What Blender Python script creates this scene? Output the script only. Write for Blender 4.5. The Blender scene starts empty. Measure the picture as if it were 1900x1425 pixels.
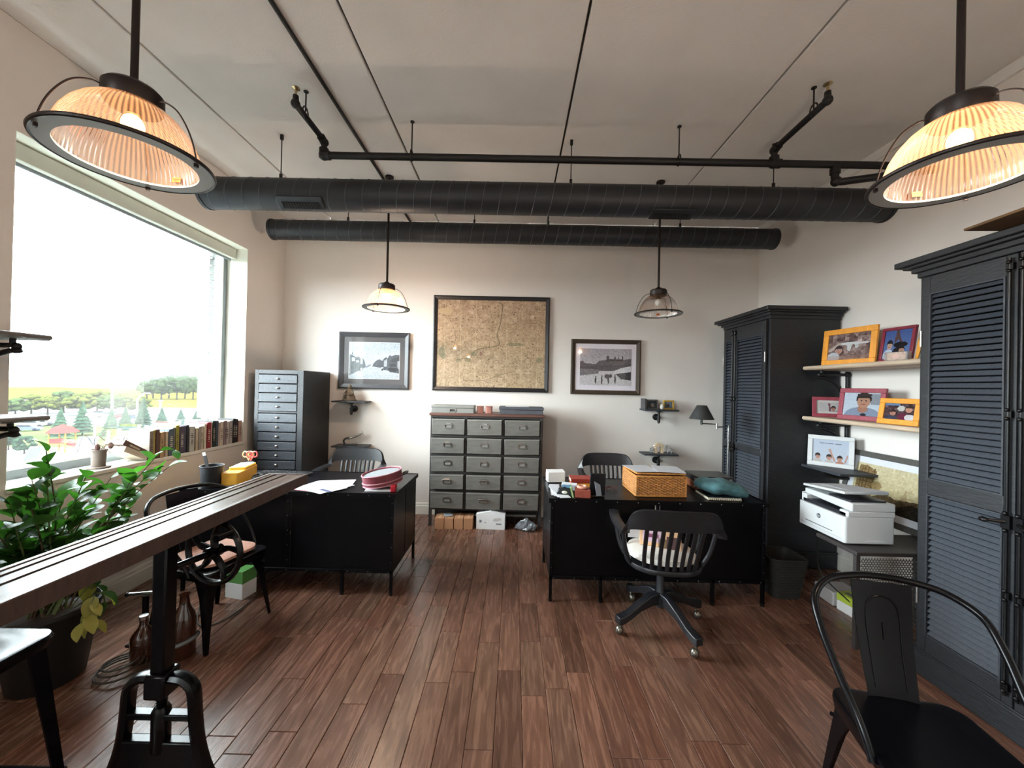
import bpy, math, random
import numpy as np
from mathutils import Matrix, Vector, Euler

# ------------------------------------------------------------------ camera, sky, exposure
SC = bpy.context.scene
COL = SC.collection
R = math.radians
def cam_basis(yaw, pit, rol):
    cy, sy, cp, sp, cr, sr = math.cos(yaw), math.sin(yaw), math.cos(pit), math.sin(pit), math.cos(rol), math.sin(rol)
    return (Matrix(((cy, -sy, 0), (sy, cy, 0), (0, 0, 1))) @ Matrix(((1, 0, 0), (0, cp, -sp), (0, sp, cp)))
            @ Matrix(((cr, 0, sr), (0, 1, 0), (-sr, 0, cr))))
CAM_H = 1.58
_M = cam_basis(R(0.35), R(0.35), R(-1.25))
_r, _f, _u = _M @ Vector((1, 0, 0)), _M @ Vector((0, 1, 0)), _M @ Vector((0, 0, 1))
camd = bpy.data.cameras.new('camera'); cam = bpy.data.objects.new('camera', camd); COL.objects.link(cam)
camd.sensor_fit = 'HORIZONTAL'; camd.sensor_width = 36.0; camd.lens = 36.0 * 714.0 / 1900.0
camd.clip_start = 0.05; camd.clip_end = 2000
cam.matrix_world = Matrix(((_r.x, _u.x, -_f.x, 0), (_r.y, _u.y, -_f.y, 0), (_r.z, _u.z, -_f.z, CAM_H), (0, 0, 0, 1)))
SC.camera = cam

SKY = 15.0
w = bpy.data.worlds.new('overcast_sky'); SC.world = w; w.use_nodes = True
bg = w.node_tree.nodes['Background']; bg.inputs[0].default_value = (0.88, 0.945, 1.0, 1); bg.inputs[1].default_value = SKY
SC.view_settings.view_transform = 'Standard'; SC.view_settings.look = 'None'
SC.view_settings.gamma = 1.0; SC.view_settings.use_curve_mapping = False
SC.view_settings.exposure = 1.66
SC.cycles.max_bounces = 8; SC.cycles.diffuse_bounces = 5; SC.cycles.glossy_bounces = 3; SC.cycles.adaptive_threshold = 0.06
SC.cycles.transparent_max_bounces = 12; SC.cycles.sample_clamp_indirect = 6.0
SC.cycles.caustics_reflective = False; SC.cycles.caustics_refractive = False

XL, XR, YB, YF, ZC = -2.85, 2.95, 4.70, -3.4, 3.58       # room shell
WIN = [(2.15, 4.05), (-3.1, -1.2)]                          # window openings along the left wall; the second is unseen, added for fill light
WZ0, WZ1 = 0.94, 2.97
XG = -3.09                                                 # glass plane
for i, (a, b) in enumerate(WIN):                           # daylight portals (guide sampling of the sky only)
    l = bpy.data.lights.new('window_portal', 'AREA'); l.shape = 'RECTANGLE'; l.size = b - a; l.size_y = WZ1 - WZ0
    l.cycles.is_portal = True
    o = bpy.data.objects.new('window_portal', l); COL.objects.link(o)
    o.location = (XG - .14, (a + b) / 2, (WZ0 + WZ1) / 2); o.rotation_euler = (R(90), 0, R(-90)); o['kind'] = 'helper'

rnd = random.Random(7)
# ------------------------------------------------------------------ materials
def lin(c):
    return tuple(((v / 255) / 12.92 if v / 255 <= .04045 else ((v / 255 + .055) / 1.055) ** 2.4) for v in c)
MATS = {}
def mat(name, rgb, rough=.5, metal=0.0, var=0.0, vscale=8.0, bump=0.0, bscale=60.0, stretch=(1, 1, 1), coat=0.0,
        spec=.5, emit=None, estr=0.0, trans=0.0, alpha=1.0, rvar=0.0, sheen=0.0):
    """principled material: sRGB colour with procedural noise variation and fine bump"""
    if name in MATS: return MATS[name]
    m = bpy.data.materials.new(name); MATS[name] = m; m.use_nodes = True
    nt = m.node_tree; n = nt.nodes; b = n['Principled BSDF']; L = nt.links
    c = lin(rgb)
    b.inputs['Base Color'].default_value = (*c, 1); b.inputs['Roughness'].default_value = rough
    b.inputs['Metallic'].default_value = metal; b.inputs['Specular IOR Level'].default_value = spec
    b.inputs['Coat Weight'].default_value = coat; b.inputs['Coat Roughness'].default_value = .05
    b.inputs['Alpha'].default_value = alpha; b.inputs['Transmission Weight'].default_value = trans
    b.inputs['Sheen Weight'].default_value = sheen
    if emit: b.inputs['Emission Color'].default_value = (*lin(emit), 1); b.inputs['Emission Strength'].default_value = estr
    if var or bump or rvar:
        tc = n.new('ShaderNodeTexCoord'); mp = n.new('ShaderNodeMapping'); mp.inputs['Scale'].default_value = stretch
        L.new(tc.outputs['Object'], mp.inputs[0])
        if var or rvar:
            ns = n.new('ShaderNodeTexNoise'); ns.inputs['Scale'].default_value = vscale; ns.inputs['Detail'].default_value = 5
            L.new(mp.outputs[0], ns.inputs[0])
        if var:
            mr = n.new('ShaderNodeMapRange'); mr.inputs[1].default_value = .3; mr.inputs[2].default_value = .7
            mr.inputs[3].default_value = 1 - var; mr.inputs[4].default_value = 1 + var
            L.new(ns.outputs[0], mr.inputs[0])
            mx = n.new('ShaderNodeVectorMath'); mx.operation = 'SCALE'; mx.inputs[0].default_value = c
            L.new(mr.outputs[0], mx.inputs['Scale']); L.new(mx.outputs[0], b.inputs['Base Color'])
        if rvar:
            m2 = n.new('ShaderNodeMapRange'); m2.inputs[1].default_value = .3; m2.inputs[2].default_value = .7
            m2.inputs[3].default_value = max(.02, rough - rvar); m2.inputs[4].default_value = min(1, rough + rvar)
            L.new(ns.outputs[0], m2.inputs[0]); L.new(m2.outputs[0], b.inputs['Roughness'])
        if bump:
            nb = n.new('ShaderNodeTexNoise'); nb.inputs['Scale'].default_value = bscale; nb.inputs['Detail'].default_value = 3
            L.new(mp.outputs[0], nb.inputs[0])
            bp = n.new('ShaderNodeBump'); bp.inputs['Strength'].default_value = bump; bp.inputs['Distance'].default_value = .004
            L.new(nb.outputs[0], bp.inputs['Height']); L.new(bp.outputs[0], b.inputs['Normal'])
    return m

def plank_material():
    m = bpy.data.materials.new('hickory_floor'); m.use_nodes = True
    nt = m.node_tree; n = nt.nodes; b = n['Principled BSDF']; L = nt.links
    tc = n.new('ShaderNodeTexCoord'); oi = n.new('ShaderNodeObjectInfo'); ge = n.new('ShaderNodeNewGeometry')
    ad = n.new('ShaderNodeMath'); ad.operation = 'ADD'; L.new(oi.outputs['Random'], ad.inputs[0]); L.new(ge.outputs['Random Per Island'], ad.inputs[1])
    fr = n.new('ShaderNodeMath'); fr.operation = 'FRACT'; L.new(ad.outputs[0], fr.inputs[0])
    off = n.new('ShaderNodeVectorMath'); off.operation = 'SCALE'; off.inputs[0].default_value = (37, 91, 13); L.new(fr.outputs[0], off.inputs['Scale'])
    va = n.new('ShaderNodeVectorMath'); va.operation = 'ADD'; L.new(tc.outputs['Object'], va.inputs[0]); L.new(off.outputs[0], va.inputs[1])
    mp = n.new('ShaderNodeMapping'); mp.inputs['Scale'].default_value = (14, 1.3, 6); L.new(va.outputs[0], mp.inputs[0])
    ns = n.new('ShaderNodeTexNoise'); ns.inputs['Scale'].default_value = 2.2; ns.inputs['Detail'].default_value = 7; ns.inputs['Distortion'].default_value = 1.6
    L.new(mp.outputs[0], ns.inputs[0])
    mp2 = n.new('ShaderNodeMapping'); mp2.inputs['Scale'].default_value = (90, 5, 40); L.new(va.outputs[0], mp2.inputs[0])
    fn = n.new('ShaderNodeTexNoise'); fn.inputs['Scale'].default_value = 1.5; fn.inputs['Detail'].default_value = 4; L.new(mp2.outputs[0], fn.inputs[0])
    cr = n.new('ShaderNodeValToRGB'); e = cr.color_ramp.elements
    e[0].position = .25; e[0].color = (*lin((76, 54, 45)), 1); e[1].position = .8; e[1].color = (*lin((136, 103, 87)), 1)
    k = cr.color_ramp.elements.new(.5); k.color = (*lin((106, 78, 65)), 1)
    L.new(ns.outputs[0], cr.inputs[0])
    tint = n.new('ShaderNodeValToRGB'); t = tint.color_ramp.elements
    t[0].position = 0; t[0].color = (.62, .56, .52, 1); t[1].position = 1; t[1].color = (1.2, 1.08, 1.02, 1)
    k = t.new(.3); k.color = (1.0, .87, .82, 1); k = t.new(.6); k.color = (.92, .95, .9, 1); k = t.new(.8); k.color = (.8, .66, .6, 1)
    L.new(fr.outputs[0], tint.inputs[0])
    mx = n.new('ShaderNodeMix'); mx.data_type = 'RGBA'; mx.blend_type = 'MULTIPLY'; mx.inputs[0].default_value = 1
    L.new(cr.outputs[0], mx.inputs[6]); L.new(tint.outputs[0], mx.inputs[7])
    mr = n.new('ShaderNodeMapRange'); mr.inputs[3].default_value = .88; mr.inputs[4].default_value = 1.12; L.new(fn.outputs[0], mr.inputs[0])
    sc = n.new('ShaderNodeVectorMath'); sc.operation = 'SCALE'; L.new(mx.outputs[2], sc.inputs[0]); L.new(mr.outputs[0], sc.inputs['Scale'])
    L.new(sc.outputs[0], b.inputs['Base Color'])
    rr = n.new('ShaderNodeMapRange'); rr.inputs[3].default_value = .17; rr.inputs[4].default_value = .36; L.new(ns.outputs[0], rr.inputs[0])
    L.new(rr.outputs[0], b.inputs['Roughness'])
    bp = n.new('ShaderNodeBump'); bp.inputs['Strength'].default_value = .25; bp.inputs['Distance'].default_value = .002
    L.new(fn.outputs[0], bp.inputs['Height']); L.new(bp.outputs[0], b.inputs['Normal'])
    return m

def glass_mix(name, tcol, transp, transl, gloss, tl=(.95, .95, .95), rough=.05):
    """thin glass sheet: transparent + translucent scatter + glossy"""
    m = bpy.data.materials.new(name); m.use_nodes = True; nt = m.node_tree; n = nt.nodes; L = nt.links
    n.remove(n['Principled BSDF']); out = n['Material Output']
    tr = n.new('ShaderNodeBsdfTransparent'); tr.inputs[0].default_value = (*tcol, 1)
    tb = n.new('ShaderNodeBsdfTranslucent'); tb.inputs[0].default_value = (*tl, 1)
    df = n.new('ShaderNodeBsdfDiffuse'); df.inputs[0].default_value = (*tl, 1)
    gl = n.new('ShaderNodeBsdfGlossy'); gl.inputs[0].default_value = (1, 1, 1, 1); gl.inputs[1].default_value = rough
    m0 = n.new('ShaderNodeMixShader'); m0.inputs[0].default_value = .35; L.new(tb.outputs[0], m0.inputs[1]); L.new(df.outputs[0], m0.inputs[2])
    m1 = n.new('ShaderNodeMixShader'); m1.inputs[0].default_value = transl / max(1e-4, transp + transl); L.new(tr.outputs[0], m1.inputs[1]); L.new(m0.outputs[0], m1.inputs[2])
    fz = n.new('ShaderNodeFresnel'); fz.inputs[0].default_value = 1.45
    ml = n.new('ShaderNodeMath'); ml.operation = 'MULTIPLY'; ml.inputs[1].default_value = gloss; L.new(fz.outputs[0], ml.inputs[0])
    m2 = n.new('ShaderNodeMixShader'); L.new(ml.outputs[0], m2.inputs[0]); L.new(m1.outputs[0], m2.inputs[1]); L.new(gl.outputs[0], m2.inputs[2])
    L.new(m2.outputs[0], out.inputs[0]); MATS[name] = m
    return m

def leaf_material(name, rgb, var=.35):
    m = bpy.data.materials.new(name); m.use_nodes = True; nt = m.node_tree; n = nt.nodes; L = nt.links
    b = n['Principled BSDF']; out = n['Material Output']
    oi = n.new('ShaderNodeObjectInfo'); mr = n.new('ShaderNodeMapRange'); mr.inputs[3].default_value = 1 - var; mr.inputs[4].default_value = 1 + var
    L.new(oi.outputs['Random'], mr.inputs[0])
    sc = n.new('ShaderNodeVectorMath'); sc.operation = 'SCALE'; sc.inputs[0].default_value = lin(rgb); L.new(mr.outputs[0], sc.inputs['Scale'])
    L.new(sc.outputs[0], b.inputs['Base Color']); b.inputs['Roughness'].default_value = .45; b.inputs['Specular IOR Level'].default_value = .3
    tb = n.new('ShaderNodeBsdfTranslucent'); s2 = n.new('ShaderNodeVectorMath'); s2.operation = 'MULTIPLY'; s2.inputs[1].default_value = (1.3, 1.7, .6)
    L.new(sc.outputs[0], s2.inputs[0]); L.new(s2.outputs[0], tb.inputs[0])
    mx = n.new('ShaderNodeMixShader'); mx.inputs[0].default_value = .3; L.new(b.outputs[0], mx.inputs[1]); L.new(tb.outputs[0], mx.inputs[2])
    L.new(mx.outputs[0], out.inputs[0]); MATS[name] = m
    return m

def print_material(coat):
    nm = 'printed_picture_%d' % int(coat * 10)
    if nm in MATS: return MATS[nm]
    m = bpy.data.materials.new(nm); MATS[nm] = m; m.use_nodes = True; n = m.node_tree.nodes; b = n['Principled BSDF']
    a = n.new('ShaderNodeVertexColor'); a.layer_name = 'Col'; m.node_tree.links.new(a.outputs[0], b.inputs['Base Color'])
    b.inputs['Roughness'].default_value = .5; b.inputs['Specular IOR Level'].default_value = .5 if coat else .1; b.inputs['Coat Weight'].default_value = coat; b.inputs['Coat Roughness'].default_value = .03
    return m

WALL = mat('beige_wall_paint', (222, 216, 210), .85, var=.02, vscale=3, bump=.12, bscale=220)
WALLW = mat('white_reveal_paint', (226, 228, 216), .7, var=.02)
CEIL = mat('painted_concrete', (220, 217, 213), .9, var=.04, vscale=2.5, bump=.25, bscale=120)
JOINT = mat('joint_shadow_gap', (70, 66, 62), .95)
TRIMW = mat('white_trim_paint', (222, 219, 210), .5, var=.02)
FLOORM = plank_material()
SUBF = mat('dark_subfloor', (26, 18, 15), .9)
ALU = mat('window_aluminium', (120, 128, 133), .5, metal=.0, var=.03)
BLACKW = mat('black_stained_wood', (30, 32, 36), .5, var=.25, vscale=6, bump=.35, bscale=10, stretch=(3, 3, 14))
BLACKW2 = mat('black_brushed_oak', (48, 52, 58), .5, var=.25, vscale=7, bump=.4, bscale=10, stretch=(14, 3, 3))
CHAIRW = mat('black_chair_wood', (22, 23, 27), .38, var=.3, vscale=9, bump=.2, bscale=12, stretch=(3, 9, 3))
STEEL = mat('blackened_steel', (6, 6, 9), .34, var=.12, vscale=5, rvar=.03, spec=.14)
IRON = mat('black_iron', (12, 12, 14), .32, metal=.35, var=.2, vscale=20)
GLOSSB = mat('gloss_black_metal', (6, 6, 9), .26, spec=.22)
DUCTM = mat('black_duct_paint', (40, 43, 48), .5, metal=.2, var=.15, vscale=6)
PIPEM = mat('black_pipe_paint', (22, 22, 24), .5, metal=.2, var=.15, vscale=10)
BRASS = mat('sprinkler_brass', (190, 170, 130), .3, metal=1)
CHROME = mat('pale_nickel', (190, 190, 188), .25, metal=1)
GREYST = mat('brushed_grey_steel', (122, 121, 116), .42, metal=.55, var=.14, vscale=7, bump=.1, bscale=40, stretch=(1, 1, 6), rvar=.08)
DKST = mat('dark_steel_frame', (62, 60, 60), .5, metal=.5, var=.15)
PAPER = mat('white_paper', (190, 192, 198), .8, var=.02)
GLASSW = glass_mix('window_glass', (.97, 1, .99), .99, .01, .35)  # faint white scatter stands in for glare veiling the view outside
SHADE = glass_mix('ribbed_shade_glass', (.97, .97, .97), .6, .4, 1.2, tl=(.92, .50, .24), rough=.1)  # glass is clear; amber scatter tint puts the warm lamp glow into its colour
def rib_glass(m):                                          # prismatic ribs: alternate clear and scattering stripes round the dome
    nt = m.node_tree; n = nt.nodes; L = nt.links
    tc = n.new('ShaderNodeTexCoord'); g = n.new('ShaderNodeTexGradient'); g.gradient_type = 'RADIAL'; L.new(tc.outputs['Object'], g.inputs[0])
    a = n.new('ShaderNodeMath'); a.operation = 'MULTIPLY'; a.inputs[1].default_value = 2 * math.pi * 80; L.new(g.outputs['Fac'], a.inputs[0])
    b = n.new('ShaderNodeMath'); b.operation = 'SINE'; L.new(a.outputs[0], b.inputs[0])
    r = n.new('ShaderNodeMapRange'); r.inputs[1].default_value = -1; r.inputs[2].default_value = 1; r.inputs[3].default_value = .06; r.inputs[4].default_value = .28; L.new(b.outputs[0], r.inputs[0])
    mx = [x for x in n if x.type == 'MIX_SHADER' and x.inputs[1].is_linked and x.inputs[1].links[0].from_node.type == 'BSDF_TRANSPARENT'][0]
    L.new(r.outputs[0], mx.inputs[0])
rib_glass(SHADE)
CLEAR = glass_mix('clear_crystal', (.93, .95, .97), .7, .3, 1.4)

# ------------------------------------------------------------------ mesh builder
class MB:
    def __init__(s): s.v = []; s.f = []; s.m = Matrix.Identity(4)
    def at(s, loc=(0, 0, 0), rot=(0, 0, 0)):
        s.m = Matrix.Translation(loc) @ Euler(rot).to_matrix().to_4x4(); return s
    def add(s, vs, fs):
        o = len(s.v); s.v += [tuple(s.m @ Vector(p)) for p in vs]; s.f += [tuple(i + o for i in f) for f in fs]; return s
    def box(s, c, d, rot=None):
        x, y, z = d[0] / 2, d[1] / 2, d[2] / 2
        vs = [Vector((a * x, b * y, e * z)) for e in (-1, 1) for b in (-1, 1) for a in (-1, 1)]
        if rot: q = Euler(rot).to_matrix(); vs = [q @ p for p in vs]
        vs = [(p.x + c[0], p.y + c[1], p.z + c[2]) for p in vs]
        return s.add(vs, [(0, 2, 3, 1), (4, 5, 7, 6), (0, 1, 5, 4), (2, 6, 7, 3), (0, 4, 6, 2), (1, 3, 7, 5)])
    def bx(s, x0, x1, y0, y1, z0, z1):
        return s.box(((x0 + x1) / 2, (y0 + y1) / 2, (z0 + z1) / 2), (abs(x1 - x0), abs(y1 - y0), abs(z1 - z0)))
    def lathe(s, prof, seg=24, c=(0, 0, 0), cap=True, wob=0.0, nw=0, rot=None):
        q = Euler(rot).to_matrix() if rot else None
        vs = []
        for r, z in prof:
            for i in range(seg):
                a = 2 * math.pi * i / seg
                rr = r * (1 + wob * math.cos(nw * a)) if nw else r
                p = Vector((rr * math.cos(a), rr * math.sin(a), z))
                if q: p = q @ p
                vs.append((p.x + c[0], p.y + c[1], p.z + c[2]))
        fs = []
        for k in range(len(prof) - 1):
            for i in range(seg):
                j = (i + 1) % seg; fs.append((k * seg + i, k * seg + j, (k + 1) * seg + j, (k + 1) * seg + i))
        if cap:
            if prof[0][0] > 1e-6: fs.append(tuple(range(seg - 1, -1, -1)))
            if prof[-1][0] > 1e-6: fs.append(tuple((len(prof) - 1) * seg + i for i in range(seg)))
        return s.add(vs, fs)
    def tube(s, path, r, seg=8, closed=False, cap=True, flat=1.0, up=None):
        P = [Vector(p) for p in path]; n = len(P); vs = []; prev = None
        for i, p in enumerate(P):
            a = P[(i - 1) % n] if (closed or i > 0) else P[i]; b = P[(i + 1) % n] if (closed or i < n - 1) else P[i]
            t = (b - a).normalized() if (b - a).length > 1e-9 else Vector((0, 0, 1))
            if up is not None: x = Vector(up) - t * t.dot(Vector(up))
            elif prev is None:
                x = t.orthogonal()
            else: x = prev - t * t.dot(prev)
            if x.length < 1e-6: x = t.orthogonal()
            x.normalize(); prev = x; y = t.cross(x)
            rr = r[i] if isinstance(r, (list, tuple)) else r
            for k in range(seg):
                a = 2 * math.pi * k / seg
                vs.append(p + x * (rr * math.cos(a)) + y * (rr * flat * math.sin(a)))
        fs = []
        for i in range(n if closed else n - 1):
            for k in range(seg):
                j = (k + 1) % seg; i2 = (i + 1) % n
                fs.append((i * seg + k, i * seg + j, i2 * seg + j, i2 * seg + k))
        if cap and not closed:
            fs.append(tuple(range(seg - 1, -1, -1))); fs.append(tuple((n - 1) * seg + k for k in range(seg)))
        return s.add(vs, fs)
    def cyl(s, a, b, r, r2=None, seg=12): return s.tube([a, b], [r, r if r2 is None else r2], seg)
    def sphere(s, c, r, seg=12, rings=8, sq=(1, 1, 1)):
        pr = [(max(1e-7, math.sin(math.pi * k / rings)), -math.cos(math.pi * k / rings)) for k in range(rings + 1)]
        vs = []; 
        for a, z in pr:
            for i in range(seg):
                t = 2 * math.pi * i / seg; vs.append((c[0] + r * sq[0] * a * math.cos(t), c[1] + r * sq[1] * a * math.sin(t), c[2] + r * sq[2] * z))
        fs = [(k * seg + i, k * seg + (i + 1) % seg, (k + 1) * seg + (i + 1) % seg, (k + 1) * seg + i) for k in range(rings) for i in range(seg)]
        return s.add(vs, fs)
    def prism(s, poly, z0, z1, axis='z'):
        """extrude a 2D polygon; axis z: (x,y)->z, y: (x,z)->y, x: (y,z)->x"""
        n = len(poly)
        def m3(p, h): return (p[0], p[1], h) if axis == 'z' else ((p[0], h, p[1]) if axis == 'y' else (h, p[0], p[1]))
        vs = [m3(p, z0) for p in poly] + [m3(p, z1) for p in poly]
        fs = [tuple(range(n - 1, -1, -1)), tuple(range(n, 2 * n))] + [(i, (i + 1) % n, n + (i + 1) % n, n + i) for i in range(n)]
        return s.add(vs, fs)
    def loft(s, rings, cap=True):
        n = len(rings[0]); vs = [p for r in rings for p in r]
        fs = [(k * n + i, k * n + (i + 1) % n, (k + 1) * n + (i + 1) % n, (k + 1) * n + i) for k in range(len(rings) - 1) for i in range(n)]
        if cap: fs += [tuple(range(n - 1, -1, -1)), tuple((len(rings) - 1) * n + i for i in range(n))]
        return s.add(vs, fs)
    def frame(s, w, h, t, d, z0=0.0, y=0.0):
        """picture-frame bars in the XZ plane, centred on x, bottom z0, face at y, depth d towards +y"""
        s.bx(-w / 2, w / 2, y, y + d, z0, z0 + t); s.bx(-w / 2, w / 2, y, y + d, z0 + h - t, z0 + h)
        s.bx(-w / 2, -w / 2 + t, y, y + d, z0 + t, z0 + h - t); s.bx(w / 2 - t, w / 2, y, y + d, z0 + t, z0 + h - t); return s
    def mesh(s, name, smooth=True, ang=38, fix=True):
        me = bpy.data.meshes.new(name); me.from_pydata(s.v, [], s.f); me.validate()
        if fix:
            import bmesh
            b = bmesh.new(); b.from_mesh(me); bmesh.ops.recalc_face_normals(b, faces=b.faces); b.to_mesh(me); b.free()
        if smooth:
            me.polygons.foreach_set('use_smooth', [True] * len(me.polygons)); me.set_sharp_from_angle(angle=R(ang))
        return me
    def build(s, name, m, parent=None, bevel=0.0, smooth=True, seg=2, ang=38, fix=True):
        me = s.mesh(name, smooth, ang, fix); me.materials.append(m)
        return link(name, me, parent, bevel, seg)
def link(name, me, parent=None, bevel=0.0, seg=2):
    o = bpy.data.objects.new(name, me); COL.objects.link(o)
    if parent is not None: o.parent = parent
    if bevel:
        b = o.modifiers.new('bevel', 'BEVEL'); b.width = bevel; b.segments = seg; b.limit_method = 'ANGLE'; b.angle_limit = R(40)
        b.harden_normals = False
    return o
def rrect(w, d, r, n=5, cx=0, cy=0):
    pts = []
    for sx, sy, a0 in ((1, 1, 0), (-1, 1, 90), (-1, -1, 180), (1, -1, 270)):
        for k in range(n + 1):
            a = R(a0 + 90 * k / n); pts.append((cx + sx * (w / 2 - r) + r * math.cos(a), cy + sy * (d / 2 - r) + r * math.sin(a)))
    return pts
def bez(pts, n=24):
    """smooth Catmull-Rom curve through points"""
    P = [Vector(p) for p in pts]; out = []
    for i in range(len(P) - 1):
        p0 = P[max(i - 1, 0)]; p1 = P[i]; p2 = P[i + 1]; p3 = P[min(i + 2, len(P) - 1)]
        k = max(2, n // (len(P) - 1))
        for j in range(k):
            t = j / k
            out.append(.5 * ((2 * p1) + (p2 - p0) * t + (2 * p0 - 5 * p1 + 4 * p2 - p3) * t * t + (3 * p1 - p0 - 3 * p2 + p3) * t ** 3))
    out.append(P[-1]); return out
def tag(o, label, cat, group=None, kind=None):
    o['label'] = label; o['category'] = cat
    if group: o['group'] = group
    if kind: o['kind'] = kind
    return o
def thing(name, label, cat, loc=(0, 0, 0), rz=0.0, group=None):
    o = bpy.data.objects.new(name, None); COL.objects.link(o); o.empty_display_size = .1
    o.location = loc; o.rotation_euler = (0, 0, rz); return tag(o, label, cat, group)
def struct(o, label=None):
    o['kind'] = 'structure'
    if label: o['label'] = label
    return o
def dup(root, loc, rz, label, group=None):
    r = root.copy(); COL.objects.link(r); r.location = loc; r.rotation_euler = (0, 0, rz); r['label'] = label
    if group: r['group'] = group
    def rec(src, dst):
        for ch in list(src.children):
            c = ch.copy(); COL.objects.link(c); c.parent = dst; rec(ch, c)
    rec(root, r); return r

# small raster for printed pictures, turned into a coloured mesh grid
class Canvas:
    def __init__(s, nx, ny, col=(255, 255, 255)):
        s.nx, s.ny = nx, ny; s.a = np.ones((ny, nx, 3)) * np.array(col, float)
        s.V, s.U = np.meshgrid((np.arange(ny) + .5) / ny, (np.arange(nx) + .5) / nx, indexing='ij'); s.rs = np.random.RandomState(nx * 7 + ny)
    def put(s, mask, col, k=1.0): s.a[mask] = s.a[mask] * (1 - k) + np.array(col, float) * k; return s
    def rect(s, u0, v0, u1, v1, col, k=1.0): return s.put((s.U >= u0) & (s.U < u1) & (s.V >= v0) & (s.V < v1), col, k)
    def ell(s, u, v, ru, rv, col, k=1.0): return s.put(((s.U - u) / ru) ** 2 + ((s.V - v) / rv) ** 2 < 1, col, k)
    def poly(s, pts, col, k=1.0):
        ins = np.zeros(s.U.shape, bool); n = len(pts)
        for i in range(n):
            (x1, y1), (x2, y2) = pts[i], pts[(i + 1) % n]
            if abs(y2 - y1) < 1e-9: continue
            ins ^= ((y1 > s.V) != (y2 > s.V)) & (s.U < (x2 - x1) * (s.V - y1) / (y2 - y1) + x1)
        return s.put(ins, col, k)
    def line(s, u0, v0, u1, v1, wd, col, k=1.0):
        d = np.array([u1 - u0, v1 - v0]); L = (d ** 2).sum() + 1e-9
        t = np.clip(((s.U - u0) * d[0] + (s.V - v0) * d[1]) / L, 0, 1)
        return s.put((s.U - u0 - t * d[0]) ** 2 + (s.V - v0 - t * d[1]) ** 2 < wd * wd, col, k)
    def noise(s, amp, n=1):
        g = s.rs.normal(0, amp, (s.ny // n + 1, s.nx // n + 1, 1)); g = np.repeat(np.repeat(g, n, 0), n, 1)[:s.ny, :s.nx]
        s.a = np.clip(s.a + g, 0, 255); return s
    def grad(s, c0, c1):
        s.a = np.array(c0, float) * (1 - s.V[..., None]) + np.array(c1, float) * s.V[..., None]; return s
    def obj(s, name, wd, ht, parent, y=0.0, z0=0.0, coat=1.0, ink=.88):
        nx, ny = s.nx, s.ny
        vs = [(-wd / 2 + wd * i / nx, y, z0 + ht - ht * j / ny) for j in range(ny + 1) for i in range(nx + 1)]
        fs = [(j * (nx + 1) + i, (j + 1) * (nx + 1) + i, (j + 1) * (nx + 1) + i + 1, j * (nx + 1) + i + 1) for j in range(ny) for i in range(nx)]
        me = bpy.data.meshes.new(name); me.from_pydata(vs, [], fs)
        at = me.color_attributes.new('Col', 'FLOAT_COLOR', 'CORNER')
        c = np.clip(s.a / 255 * ink, 0, 1).reshape(-1, 3); c = np.where(c <= .04045, c / 12.92, ((c + .055) / 1.055) ** 2.4)
        c = np.concatenate([c, np.ones((len(c), 1))], 1); at.data.foreach_set('color', np.repeat(c, 4, 0).astype(np.float32).ravel())
        me.materials.append(print_material(coat)); return link(name, me, parent)

# ================================================================== STRUCTURE
# floor: dark sub-floor and hickory planks running away from the camera
fl = struct(MB().bx(XL - .3, XR + .2, YF - .2, YB + .2, -.12, -.014).build('floor', SUBF, smooth=False), 'dark brown hand-scraped wooden plank floor')
PW = .127
plank_meshes = {}
def plank_mesh(wd, ln):
    k = (round(wd, 3), round(ln, 2))
    if k not in plank_meshes:
        b = .0022; x, y = wd / 2 - .0008, ln / 2 - .0008
        me = MB().loft([[(-x, -y, -.013), (x, -y, -.013), (x, y, -.013), (-x, y, -.013)], [(-x, -y, -.0022), (x, -y, -.0022), (x, y, -.0022), (-x, y, -.0022)],
                        [(-x + b, -y + b, 0), (x - b, -y + b, 0), (x - b, y - b, 0), (-x + b, y - b, 0)]]).mesh('plank', smooth=False)
        me.materials.append(FLOORM); plank_meshes[k] = me
    return plank_meshes[k]
rest = MB(); nx = int((XR - XL) / PW) + 1
for i in range(nx):
    x0 = XL + i * PW; x1 = min(x0 + PW, XR); y = YB
    if x1 - x0 < .02: continue
    first = True
    while y > YF:
        ln = rnd.choice((.42, .55, .7, .85, 1.0, 1.2)) * (rnd.choice((.5, .8, 1)) if first else 1); ln = round(ln, 2); first = False
        yc = y - ln / 2
        if y > 1.15:
            o = link('plank', plank_mesh(x1 - x0, ln), fl); o.location = ((x0 + x1) / 2, yc, 0)
        else:
            b = .002; x, yy = (x1 - x0) / 2 - .0008, ln / 2 - .0008; cx = (x0 + x1) / 2
            rest.loft([[(cx - x, yc - yy, -.013), (cx + x, yc - yy, -.013), (cx + x, yc + yy, -.013), (cx - x, yc + yy, -.013)],
                       [(cx - x + b, yc - yy + b, 0), (cx + x - b, yc - yy + b, 0), (cx + x - b, yc + yy - b, 0), (cx - x + b, yc + yy - b, 0)]])
        y -= ln
o = rest.build('plank_field', FLOORM, fl, smooth=False); o['kind'] = 'stuff'

# ceiling: precast slabs with open joints
ce = struct(MB().bx(XL - .3, XR + .2, YF - .2, YB + .2, ZC + .03, ZC + .25).build('ceiling', JOINT, smooth=False), 'painted concrete slab ceiling with straight open joints')
js = [XL - .01, -2.283, -.975, .355, 1.655, XR + .01]
for a, b in zip(js[:-1], js[1:]):
    MB().bx(a + .008, b - .008, YF, YB, ZC, ZC + .03).build('slab', CEIL, ce, bevel=.006)

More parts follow.
